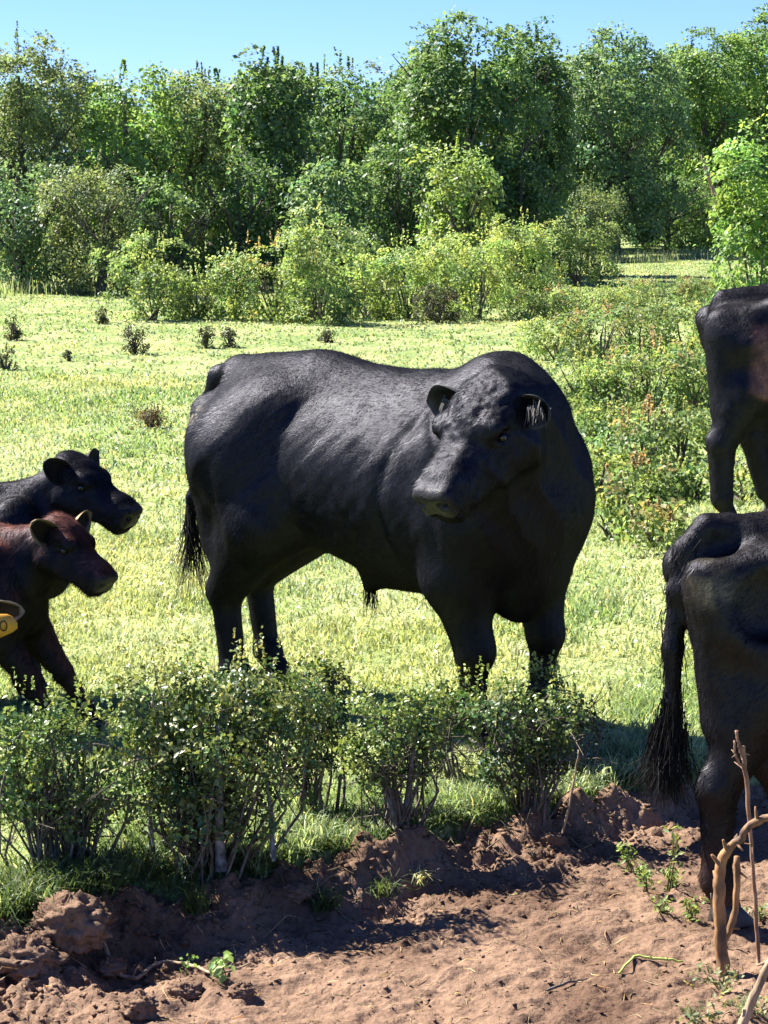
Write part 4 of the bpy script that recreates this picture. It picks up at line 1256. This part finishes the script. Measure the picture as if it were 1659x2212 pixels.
# ------------------------------------------------------------------ the low hedge along the bank
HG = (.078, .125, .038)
def hedge_shrub(bpx, bpy_, lobes, label, seed, nst, tint=HG, tip=(.27, .33, .10), tipamt=.42, leaf=.0185, pale=None, dens=1.0, gap=-.16, spread=.5):
    r = np.random.default_rng(seed)
    b = at(bpx, bpy_, 0.0)
    root = empty('hedge_shrub', (b[0], b[1], 0))
    tag(root, label, 'shrub', 'shrubs of the low hedge along the bank')
    parts, ends = [], []
    for (px, py, rx, ry, do) in lobes:
        d = b[1] + do
        c = atd(px, py, d) - np.array([b[0], b[1], 0]); u = d / F
        ax = np.array([rx * u, min(rx, 190) * u * .7, ry * u])
        cl = .055
        nc = int(4 * math.pi * (ax[0] * ax[2]) / (cl * cl * 3.1) * 2.0 * dens) + 6
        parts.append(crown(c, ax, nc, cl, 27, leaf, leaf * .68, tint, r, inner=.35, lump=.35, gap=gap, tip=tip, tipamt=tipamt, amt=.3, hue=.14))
        m_ = int(nst * .6 * max(1, rx / 90))
        for i in range(m_):
            a = norm(r.normal(size=3)); ends.append(c + a * ax * r.uniform(.3, 1.0) * np.array([1, 1, .9]))
        # short new shoots over the top
        pts = np.stack([r.uniform(-.9, .9, 14) * ax[0], r.uniform(-.8, .8, 14) * ax[1], np.full(14, .75) * ax[2]], -1) + c
        parts.append(shoots(pts, r, .10, leaf * .8, leaf * .5, tip, 10))
    v, f, t = join(parts)
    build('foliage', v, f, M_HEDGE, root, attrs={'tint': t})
    m = MB()
    for e in ends:
        o = np.array([r.normal(0, .035) + e[0] * spread * r.uniform(.2, .8), r.normal(0, .04) + e[1] * .5, -.04])
        mid = o * .45 + e * .55 + r.normal(0, .035, 3)
        k = r.uniform(.004, .009)
        m.tube([o, (o + mid) / 2 + r.normal(0, .012, 3), mid, e], [k, k * .85, k * .6, .0015], 5, cap=False)
        for j in range(2):
            q = mid * r.uniform(.2, .8) + e * .3 + o * .1
            m.tube([q, q + r.normal(0, .05, 3) + np.array([0, 0, .04]), q + r.normal(0, .09, 3) + np.array([0, 0, .07])], [k * .4, k * .3, .001], 4, cap=False)
    for _ in range(16):
        e = ends[int(r.integers(len(ends)))]
        a = norm(r.normal(0, .8, 3) + np.array([0, -.2, .5])); L = r.uniform(.06, .18)
        q = e + a * L
        m.tube([e, (e + q) / 2 + r.normal(0, .012, 3), q], [.003, .0022, .001], 4, cap=False)
        m.tube([(e + q) / 2, (e + q) / 2 + r.normal(0, .035, 3)], [.0018, .0008], 4, cap=False)
    m.build('stem', M_TWIG, root)
    if pale is not None:
        m = MB()
        for pts, rads in pale:
            m.tube([atd(x, y, b[1] + dd) - np.array([b[0], b[1], 0]) for x, y, dd in pts], rads, 8)
        m.build('pale_stem', M_PALE, root)
    return root
hedge_shrub(150, 1885, [(70, 1590, 150, 95, .05), (190, 1640, 120, 110, -.05), (30, 1690, 90, 80, -.1), (130, 1735, 120, 70, -.05)], 'leftmost hedge shrub with loose open stems below its crown', 811, 18, tipamt=.35, dens=.68, gap=-.08,
            pale=[([(0, 1742, 0), (60, 1775, 0), (120, 1835, .02)], [.013, .012, .010]), ([(165, 1890, 0), (160, 1800, 0), (150, 1700, .02), (165, 1640, 0)], [.016, .013, .011, .006])])
hedge_shrub(420, 1868, [(330, 1560, 110, 120, .0), (470, 1500, 150, 110, .08), (590, 1540, 130, 120, .02), (480, 1620, 190, 110, -.06), (380, 1660, 120, 80, .05), (440, 1735, 180, 75, -.05)], 'largest hedge shrub with pale lichened stem and dense flat topped crown', 812, 16, tip=(.30, .32, .11), tipamt=.45,
            pale=[([(478, 1880, -.1), (473, 1800, -.1), (475, 1700, -.1), (470, 1600, -.06), (480, 1520, 0)], [.020, .015, .013, .011, .006]), ([(335, 1900, -.05), (325, 1790, -.05), (318, 1690, 0)], [.011, .009, .006]), ([(590, 1860, 0), (585, 1750, 0), (570, 1650, 0)], [.010, .008, .005])])
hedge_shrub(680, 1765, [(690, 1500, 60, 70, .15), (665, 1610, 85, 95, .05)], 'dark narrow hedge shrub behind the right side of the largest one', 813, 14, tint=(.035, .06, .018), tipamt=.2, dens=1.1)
hedge_shrub(862, 1800, [(850, 1570, 105, 75, 0), (800, 1630, 75, 75, -.03), (905, 1610, 65, 75, .03)], 'vase shaped hedge shrub on a bare forked trunk in the middle of the hedge', 814, 14, tipamt=.35, spread=.12,
            pale=[([(860, 1800, -.02), (845, 1740, -.02), (815, 1660, 0)], [.016, .012, .006]), ([(870, 1800, 0), (882, 1720, 0), (890, 1640, 0), (900, 1580, 0)], [.015, .012, .009, .005])])
hedge_shrub(975, 1690, [(985, 1530, 65, 60, .1), (950, 1580, 50, 40, .1)], 'small thin hedge shrub under the front legs of the bull', 815, 10, dens=.8, gap=-.15)
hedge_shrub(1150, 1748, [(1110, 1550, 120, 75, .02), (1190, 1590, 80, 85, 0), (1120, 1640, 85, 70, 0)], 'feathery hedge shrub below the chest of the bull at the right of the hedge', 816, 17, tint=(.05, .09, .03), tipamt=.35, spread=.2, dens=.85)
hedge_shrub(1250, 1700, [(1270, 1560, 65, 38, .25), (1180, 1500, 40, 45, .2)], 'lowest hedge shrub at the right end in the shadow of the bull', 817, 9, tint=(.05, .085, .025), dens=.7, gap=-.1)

# ------------------------------------------------------------------ grass
def blades(x, y, z, h, w, lean, tint, r):
    n = len(x)
    a = r.uniform(0, 2 * np.pi, n); b = r.uniform(0, 2 * np.pi, n)
    s_ = np.stack([np.cos(a), np.sin(a), np.zeros(n)], -1) * (w * .5)[:, None]
    l = np.stack([np.cos(b), np.sin(b), np.zeros(n)], -1) * (lean * h)[:, None]
    o = np.stack([x, y, z - .006], -1)
    up = np.array([0, 0, 1.])
    v = np.empty((n, 5, 3))
    v[:, 0] = o - s_; v[:, 1] = o + s_
    m = o + l * .35 + up * (h * .6)[:, None]
    v[:, 2] = m - s_ * .8; v[:, 3] = m + s_ * .8
    v[:, 4] = o + l + up * (h * np.sqrt(np.clip(1 - .6 * lean ** 2, .1, 1)))[:, None]
    i = np.arange(n)[:, None] * 5
    return v.reshape(-1, 3), i + np.array([[0, 1, 3, 2]]), i + np.array([[2, 3, 4]]), np.repeat(tint, 5, 0)

GRASS = []
def grass_tint(x, y, n, r):
    k = sstep(-.3, .4, fbm(p2(x, y, 1.3), 3, 31) * .7 + .5 * fbm(p2(x, y, .35), 2, 32))[:, None]
    k2 = sstep(.15, .5, fbm(p2(x, y, .6), 2, 33))[:, None]
    base = np.array([.165, .25, .095]) * (1 - k) + np.array([.33, .39, .225]) * k
    base = base * (1 - .35 * k2) + np.array([.46, .44, .19]) * .35 * k2
    t = base * np.exp(r.normal(0, .16, (n, 1)))
    dry = r.random(n) < .06
    t[dry] = np.array([.55, .48, .26]) * np.exp(r.normal(0, .2, (dry.sum(), 1)))
    return t
def sow(n, d0, d1, hmin, hmax, w, r, margin=1.45, tall_edge=False):
    d = np.sqrt(r.uniform(d0 ** 2, d1 ** 2, n))
    x = r.uniform(-1, 1, n) * d * (829.5 / F) * margin
    y = d
    s_ = edge_dist(x, y) + .05 * fbm(p2(x, y, 5), 2, 9)
    keep = s_ > r.uniform(-.02, .07, n)
    dn = fbm(p2(x, y, 3.5), 2, 35)
    keep &= r.random(n) < .55 + .6 * sstep(-.4, .4, dn)
    x, y, s_, dn = x[keep], y[keep], s_[keep], dn[keep]
    n = len(x)
    h = r.uniform(hmin, hmax, n) * (1 + .5 * dn)
    if tall_edge:
        h = h * (1 + 1.3 * np.exp(-(s_ / .28) ** 2) * r.uniform(.2, 1, n))
    z = field_z(x, y)
    GRASS.append(blades(x, y, z, h, w * r.uniform(.6, 1.4, n), r.uniform(.3, 1.15, n), grass_tint(x, y, n, r), r))
r = np.random.default_rng(91)
sow(80000, 6.4, 9.5, .025, .065, .006, r, 1.5, True)
sow(120000, 9.5, 15, .02, .06, .009, r)
sow(90000, 15, 26, .025, .065, .017, r)
sow(130000, 26, 68, .02, .055, .03, r)
# long grass at the hedge foot on the left, shade put into its tint
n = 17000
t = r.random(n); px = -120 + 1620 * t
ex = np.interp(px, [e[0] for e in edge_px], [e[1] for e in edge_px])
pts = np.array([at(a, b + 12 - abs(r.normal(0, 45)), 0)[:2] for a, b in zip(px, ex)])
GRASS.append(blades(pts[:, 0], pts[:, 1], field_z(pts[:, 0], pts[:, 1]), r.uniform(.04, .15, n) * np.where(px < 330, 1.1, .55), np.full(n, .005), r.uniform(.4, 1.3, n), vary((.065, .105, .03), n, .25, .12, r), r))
def emit(name, arr, kind='stuff', mat=M_GRASS):
    V, Q, T3, T = [], [], [], []
    k = 0
    for v, q, t3, t in arr:
        V.append(v); Q.append(q + k); T3.append(t3 + k); T.append(t); k += len(v)
    o = build(name, np.concatenate(V), [np.concatenate(Q), np.concatenate(T3)], mat, attrs={'tint': np.concatenate(T)})
    return tag(o, kind=kind)
tag(emit('grass', GRASS), 'short sunlit pasture grass behind and beneath the cattle', 'grass')
# tall seeding grass and dead stems along the foot of the wood
n = 5000
x = r.uniform(-14, 13, n); y = 43.2 + (x + 7.5) * .72 + r.normal(0, .8, n); y = np.where(x > 4, y + 12, y)
g2 = [blades(x, y, gh(x, y), r.uniform(.1, .42, n), np.full(n, .02), r.uniform(.1, .6, n), vary((.24, .29, .15), n, .3, .1, r), r)]
tag(emit('tall_grass', g2), 'tall pale seeding grass along the foot of the wood', 'grass')
# white clover heads
n = 420
d = np.sqrt(r.uniform(8 ** 2, 24 ** 2, n)); x = r.uniform(-1, 1, n) * d * .22; y = d
k = edge_dist(x, y) > .15; x, y = x[k], y[k]; n = len(x)
v, f, t = leaf_quads(np.stack([x, y, field_z(x, y) + r.uniform(.03, .07, n)], -1), r.normal(0, .3, (n, 3)) + np.array([0, -.4, 1]), .022, .02, np.tile([[.75, .75, .68]], (n, 1)), .1, r)
tag(build('clover_flowers', v, f, M_GRASS, attrs={'tint': t}), 'tiny white clover flowers scattered in the grass', 'flowers', kind='stuff')

# ------------------------------------------------------------------ soil: clods, crumbs, litter
def soil_at(px, py):
    z = -.1
    for _ in range(4):
        p = at(px, py, z); z = float(soil_z(p[0:1], p[1:2])[0])
    return np.array([p[0], p[1], z])
def clod(px, py, size, label, seed, squash=.7):
    r = np.random.default_rng(seed)
    nu, nv = 40, 60
    u = np.linspace(0, math.pi, nu)[:, None]; v = np.linspace(0, 2 * math.pi, nv + 1)[None, :-1]
    D = np.stack([np.sin(u) * np.cos(v), np.sin(u) * np.sin(v), np.cos(u) + 0 * v], -1).reshape(-1, 3)
    k = 1 + .34 * fbm(D * 1.6 + seed, 2, seed) + .36 * fbm(D * 4.2 + seed, 3, seed + 1) + .14 * (1 - 2 * np.abs(fbm(D * 9, 2, seed + 2))) + .10 * fbm(D * 20, 2, seed + 3)
    V = D * k[:, None] * np.array([size * r.uniform(.9, 1.25), size * r.uniform(.8, 1.0), size * squash])
    F_ = np.array([(i * nv + j, (i + 1) * nv + j, (i + 1) * nv + (j + 1) % nv, i * nv + (j + 1) % nv) for i in range(nu - 1) for j in range(nv)])
    p = soil_at(px, py)
    o = build('soil_clod', V, F_, M_SOIL, loc=tuple(p + np.array([0, 0, size * squash * .25])), smooth=True)
    tag(o, label, 'soil clod', 'large clods of earth along the dug bank')
for k, (px, py, sz, lb) in enumerate([
    (160, 2068, .115, 'biggest clod of brown earth, at the left below the leftmost hedge shrub'), (60, 2110, .08, 'crumbling clod at the left frame edge below the biggest clod'),
    (235, 2105, .05, 'clod in half shade just right of the biggest clod'), (300, 2185, .05, 'clod near the bottom edge below the bare lying branch'),
    (845, 1850, .055, 'sunlit clod under the forked hedge trunk'), (775, 1872, .045, 'dark clod left of the clod under the forked hedge trunk'),
    (1050, 1775, .06, 'tall sunlit clod on the bank left of the feathery hedge shrub'), (1110, 1795, .045, 'flat clod at the foot of the feathery hedge shrub'),
    (1195, 1815, .045, 'clod right of the feathery hedge shrub'), (1262, 1818, .032, 'last small clod before the tail of the thin cow'),
    (900, 1905, .03, 'small clod beside the pale dry grass bunch'), (950, 1862, .035, 'clod in the shade below the bank in the middle'),
    (640, 1985, .04, 'shaded clod in the dark hollow below the largest hedge shrub'), (520, 2150, .035, 'clod beside the leafy sprout at the end of the lying branch'), (400, 2160, .04, 'low clod under the lying branch')]):
    clod(px, py, sz, lb, 900 + k)
r = np.random.default_rng(92)
n = 30000
x = r.uniform(-1.7, 1.9, n); y = r.uniform(5.3, 8.3, n)
s_ = edge_dist(x, y)
k = (s_ < .06) & (r.random(n) < .22 + .78 * sstep(-.8, -.05, s_) + .25 * sstep(-.2, -1.0, x))
x, y = x[k], y[k]; n = len(x)
sz = (.0025 + .0135 * r.random(n) ** 3.5) * (.55 + .45 * sstep(-.5, -.1, edge_dist(x, y)) + .35 * sstep(-.2, -1.0, x))
ico = np.array([[0, 0, 1], [.9, 0, .3], [.28, .85, .3], [-.73, .53, .3], [-.73, -.53, .3], [.28, -.85, .3], [.5, .5, -.6], [-.5, .4, -.6], [0, -.7, -.6]])
icf = np.array([[0, 1, 2], [0, 2, 3], [0, 3, 4], [0, 4, 5], [0, 5, 1], [1, 6, 2], [2, 6, 7], [2, 7, 3], [3, 7, 4], [4, 7, 8], [4, 8, 5], [5, 8, 1], [1, 8, 6], [6, 8, 7]])
rot = r.uniform(0, 6.28, n)
V = ico[None] * (1 + r.normal(0, .25, (n, 9, 1))) * np.stack([sz * r.uniform(.8, 1.6, n), sz, sz * r.uniform(.4, .7, n)], -1)[:, None]
V = np.stack([V[..., 0] * np.cos(rot)[:, None] - V[..., 1] * np.sin(rot)[:, None], V[..., 0] * np.sin(rot)[:, None] + V[..., 1] * np.cos(rot)[:, None], V[..., 2]], -1)
V += np.stack([x, y, soil_z(x, y) + sz * .10], -1)[:, None]
tag(build('soil_crumbs', V.reshape(-1, 3), (np.arange(n)[:, None, None] * 9 + icf[None]).reshape(-1, 3), M_SOIL), 'loose crumbs of brown earth strewn over the soil', 'crumbs', kind='stuff')
# dry straw and rootlets lying on the soil
m = MB()
for _ in range(950):
    x, y = r.uniform(-1.3, 1.6), r.uniform(5.6, 8.2)
    if edge_dist(np.array(x), np.array(y)) > .03: continue
    a = r.uniform(0, 6.28); L = r.uniform(.015, .06) * (2.4 if r.random() < .12 else 1)
    q = np.array([[x + math.cos(a + c * .5) * L * c, y + math.sin(a + c * .5) * L * c] for c in (0, .5, 1)])
    z = soil_z(q[:, 0], q[:, 1]) + .004
    m.tube(np.column_stack([q, z]), [.0012, .0012, .0006], 3, tint=vary((.40, .32, .19), 1, .35, .1, r)[0], cap=False)
tag(m.build('straw_litter', M_GRASS), 'dry straw and rootlets lying on the brown soil', 'litter', kind='stuff')

# roots, broken twigs and torn grass in and under the bank
m = MB()
for _ in range(260):
    px = r.uniform(-60, 1330); e = np.interp(px, [q[0] for q in edge_px], [q[1] for q in edge_px])
    p = soil_at(px, e + r.uniform(-5, 150) * (1.0 if px < 900 else .4))
    a = r.uniform(0, 6.28); L = r.uniform(.03, .14)
    dv = np.array([math.cos(a), math.sin(a) * .6, r.uniform(-.2, .5)]) * L
    mid = p + dv * .5 + r.normal(0, .015, 3) + np.array([0, 0, .02])
    k = r.uniform(.0010, .0026)
    m.tube([p, mid, p + dv], [k, k, k * .4], 3, tint=vary((.16, .13, .08), 1, .45, .12, r)[0], cap=False)
tag(m.build('root_litter', M_GRASS), 'broken roots and twigs lying about the shaded bank', 'litter', kind='stuff')

# ------------------------------------------------------------------ weeds and tufts on the soil
def weed(px, py, h, w, n, tint, label, seed, leaf=.022, name='weed', stemn=5, dead=False, cat='weed', group=None):
    r = np.random.default_rng(seed)
    p = soil_at(px, py)
    root = empty(name, tuple(p)); tag(root, label, cat, group)
    m = MB(); P, Nn = [], []
    for i in range(stemn):
        a = r.uniform(0, 6.28); q = r.uniform(.2, 1)
        e = np.array([math.cos(a) * w * q, math.sin(a) * w * q, h * r.uniform(.6, 1)])
        mid = e * np.array([.3, .3, .55])
        m.tube([np.array([r.normal(0, .01), r.normal(0, .01), -.02]), mid, e], [.0025, .002, .001], 4, tint=(.12, .13, .05), cap=False)
        t = r.uniform(.15, 1, n // stemn)[:, None]
        P.append(mid * (1 - np.abs(2 * t - 1)) + e * t ** 2 + r.normal(0, .014, (len(t), 3))); Nn.append(r.normal(0, .7, (len(t), 3)) + np.array([0, -.3, .8]))
    m.build('stem', M_GRASS, root)
    P = np.concatenate(P); Nn = np.concatenate(Nn)
    P[:, 2] = np.maximum(P[:, 2], .004)
    v, f, t = leaf_quads(P, Nn, leaf * r.uniform(.6, 1.3, len(P)), leaf * .5, vary(tint, len(P), .25, .12, r), .2, r)
    build('foliage', v, f, M_GRASS, root, attrs={'tint': t})
LG = (.19, .26, .07)
for k, (px, py, h, w, n, lb) in enumerate([
    (1360, 1885, .09, .05, 60, 'pale green weed nearest the bank left of the hoof of the thin cow'), (1395, 1925, .09, .06, 80, 'bushy pale green weed on the soil left of the hoof of the thin cow'),
    (1450, 1920, .07, .06, 70, 'spreading weed right beside the lower leg of the thin cow'), (1490, 1985, .06, .05, 60, 'low weed in front of the hoof of the thin cow'),
    (1430, 1980, .05, .05, 50, 'flat weed left of the low weed in front of the hoof'), (1560, 2140, .05, .09, 90, 'grey green weed at the foot of the barked stake'),
    (1620, 2190, .04, .10, 110, 'grey green mat of weed in the bottom right corner'), (1500, 2205, .03, .09, 80, 'thin flat weed at the bottom edge left of the corner branch'),
    (1640, 1985, .05, .07, 70, 'small weed between the two thin sticks and the right edge')]):
    weed(px, py, h, w, n, LG if k < 5 else (.20, .22, .11), lb, 950 + k, group='weeds growing on the soil by the thin cow')
weed(1452, 1925, .30, .02, 26, (.16, .2, .06), 'tall thin seedling with leaves at its top before the switch of the cow', 970, leaf=.03, stemn=2, name='seedling', cat='seedling')
weed(402, 2105, .085, .015, 14, (.15, .28, .06), 'small bright green sprout beside the lying branch', 971, stemn=1, name='sprout', cat='sprout')
weed(480, 2125, .06, .06, 26, (.24, .34, .12), 'wilted leafy sprout at the right end of the lying branch', 972, leaf=.04, stemn=4, name='sprout', cat='sprout')
weed(880, 1850, .05, .05, 50, (.10, .17, .04), 'green weed on the sunlit clod under the forked trunk', 973)
weed(440, 1870, .07, .06, 70, (.15, .24, .05), 'bright yellow green weed at the foot of the pale hedge stem', 974)
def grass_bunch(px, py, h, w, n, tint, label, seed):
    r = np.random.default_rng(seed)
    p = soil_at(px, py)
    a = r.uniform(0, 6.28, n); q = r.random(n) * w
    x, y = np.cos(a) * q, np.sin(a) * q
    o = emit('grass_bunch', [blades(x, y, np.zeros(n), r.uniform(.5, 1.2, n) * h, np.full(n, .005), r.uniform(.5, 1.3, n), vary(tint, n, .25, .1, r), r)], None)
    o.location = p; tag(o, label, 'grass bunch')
    if 'kind' in o: del o['kind']
grass_bunch(905, 1925, .07, .03, 60, (.34, .36, .20), 'pale dry grass bunch lying on the soil in the middle', 980)
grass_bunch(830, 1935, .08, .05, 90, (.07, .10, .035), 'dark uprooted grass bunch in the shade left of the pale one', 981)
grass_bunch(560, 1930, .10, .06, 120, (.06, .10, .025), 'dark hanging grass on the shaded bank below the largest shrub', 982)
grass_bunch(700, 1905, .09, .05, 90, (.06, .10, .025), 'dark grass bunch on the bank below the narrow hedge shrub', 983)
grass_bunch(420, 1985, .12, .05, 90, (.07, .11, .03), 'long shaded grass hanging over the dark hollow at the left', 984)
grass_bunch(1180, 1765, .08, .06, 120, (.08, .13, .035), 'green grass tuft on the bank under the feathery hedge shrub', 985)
grass_bunch(1300, 1745, .08, .07, 120, (.09, .14, .04), 'green grass tuft on the bank left of the tail switch', 986)

# ------------------------------------------------------------------ sticks and branches
M_ORANGE = bark_mat('stripped orange bark', (.075, .05, .035), (.36, .19, .075), 22, .7, (1, 1, .45))
M_RED = bark_mat('reddish brown stick bark', (.13, .07, .045), (.30, .18, .11), 40, .6)
M_DRY = bark_mat('dry pale stick', (.16, .11, .07), (.38, .28, .18), 40, .7)
def stick(name, label, cat, paths, mat, loc_px):
    b = soil_at(*loc_px)
    m = MB()
    for pts, rads in paths:
        P = [(soil_at(p[0], p[1]) + np.array([0, 0, p[3]])) if len(p) == 4 else atd(p[0], p[1], b[1] + p[2]) for p in pts]
        # smooth the path
        P = np.array(P); n = len(P)
        t = np.linspace(0, n - 1, (n - 1) * 5 + 1)
        Q = np.stack([np.interp(t, np.arange(n), P[:, i]) for i in range(3)], -1)
        for _ in range(3): Q[1:-1] = .25 * Q[:-2] + .5 * Q[1:-1] + .25 * Q[2:]
        Rr = np.interp(t, np.arange(n), rads) * (1 + .05 * np.sin(t * 3.1) + .04 * np.sin(t * 7.7))
        Q[1:-1] += rng.normal(0, .0014, Q[1:-1].shape)
        Rr = Rr * (1 + rng.normal(0, .035, len(Rr)))
        m.tube(Q, Rr, 9)
        for _ in range(4 if len(P) > 3 else 2):
            i0 = int(rng.integers(2, len(Q) - 2)); a = norm(rng.normal(size=3) + np.array([0, 0, .6]))
            m.tube([Q[i0], Q[i0] + a * (Rr[i0] * 1.5 + .006), Q[i0] + a * (Rr[i0] * 2 + rng.uniform(.008, .03))], [Rr[i0] * .55, Rr[i0] * .4, Rr[i0] * .25], 5)
    o = m.build(name, mat, loc=tuple(b))
    tag(o, label, cat)
stick('stake', 'thick forked stake with torn orange bark stuck in the soil at the right', 'stake',
      [([(1562, 2110, 0), (1558, 2040, 0), (1553, 1960, 0), (1553, 1900, 0), (1560, 1850, 0), (1585, 1822, 0)], [.021, .020, .018, .018, .016, .011]),
       ([(1560, 2045, .02), (1585, 1990, .02), (1592, 1930, .02), (1592, 1850, .02)], [.011, .011, .010, .0095]),
       ([(1575, 1828, 0), (1600, 1815, -.01), (1612, 1790, -.02), (1640, 1770, -.02), (1690, 1757, -.02)], [.011, .012, .012, .012, .011])], M_ORANGE, (1562, 2105))
stick('stick', 'long thin reddish stick with forked tip standing in front of the thin cow', 'stick',
      [([(1638, 2085, 0), (1630, 1930, 0), (1622, 1800, 0), (1608, 1650, 0), (1605, 1612, 0)], [.0065, .006, .006, .007, .008]),
       ([(1606, 1640, 0), (1597, 1612, 0), (1590, 1578, .0)], [.006, .005, .004]),
       ([(1606, 1660, 0), (1588, 1630, 0), (1586, 1600, 0)], [.004, .004, .003])], M_RED, (1638, 2085))
stick('stick', 'short dark thin stick standing before the hoof of the thin cow', 'stick', [([(1553, 2035, 0), (1543, 1985, 0), (1536, 1930, 0)], [.004, .004, .003])], M_TWIG, (1553, 2035))
stick('branch', 'pale orange branch leaning up out of the bottom right corner', 'branch', [([(1595, 2240, 0), (1625, 2160, 0), (1650, 2105, 0), (1690, 2030, 0)], [.014, .013, .012, .011])], M_DRY, (1595, 2225))
stick('branch', 'bare crooked branch lying on the soil at the bottom left', 'branch',
      [([(200, 2055, 0, .03), (245, 2090, 0, .02), (295, 2122, 0, .02), (335, 2100, 0, .03), (400, 2098, 0, .02), (470, 2118, 0, .015), (540, 2090, 0, .03)], [.006, .007, .006, .006, .005, .004, .003])], M_DRY, (295, 2122))
stick('branch', 'grey branch leaning against the shaded bank below the leftmost shrub', 'branch', [([(160, 1965, 0, .06), (240, 1920, 0, .12), (310, 1870, 0, .22)], [.007, .008, .009])], M_TWIG, (160, 1965))
stick('twig', 'bare pale twig sticking out across the leftmost hedge shrub', 'twig', [([(130, 1735, .1), (180, 1690, .1), (230, 1662, .1), (290, 1645, .1), (345, 1617, .12)], [.002, .003, .0035, .004, .004])], M_DRY, (300, 1960))
stick('twig', 'dark twig lying on the sunlit soil near the middle', 'twig', [([(1180, 2148, 0, .01), (1225, 2130, 0, .012), (1268, 2118, 0, .01)], [.004, .004, .002])], M_TWIG, (1225, 2130))
stick('twig', 'yellow green cut stem lying on the soil left of the stake', 'twig', [([(1335, 2108, 0, .008), (1370, 2085, 0, .012), (1420, 2078, 0, .012), (1475, 2082, 0, .008)], [.003, .004, .004, .003])], flat_mat('fresh green stem', (.34, .40, .10), .5, .3), (1400, 2085))
stick('twig', 'dry stem standing before the dark shade right of the feathery shrub', 'twig', [([(1215, 1800, 0), (1238, 1700, 0), (1250, 1620, 0)], [.004, .004, .003])], M_DRY, (1215, 1810))
stick('bare_snag', 'leaning bare pale stem in front of the far wood at the right', 'dead stem', [([(1565, 470, 42), (1545, 420, 42), (1525, 370, 42), (1515, 335, 42)], [.05, .05, .04, .02]), ([(1565, 540, 42), (1565, 470, 42)], [.06, .05])], M_DRY, (1620, 2000))
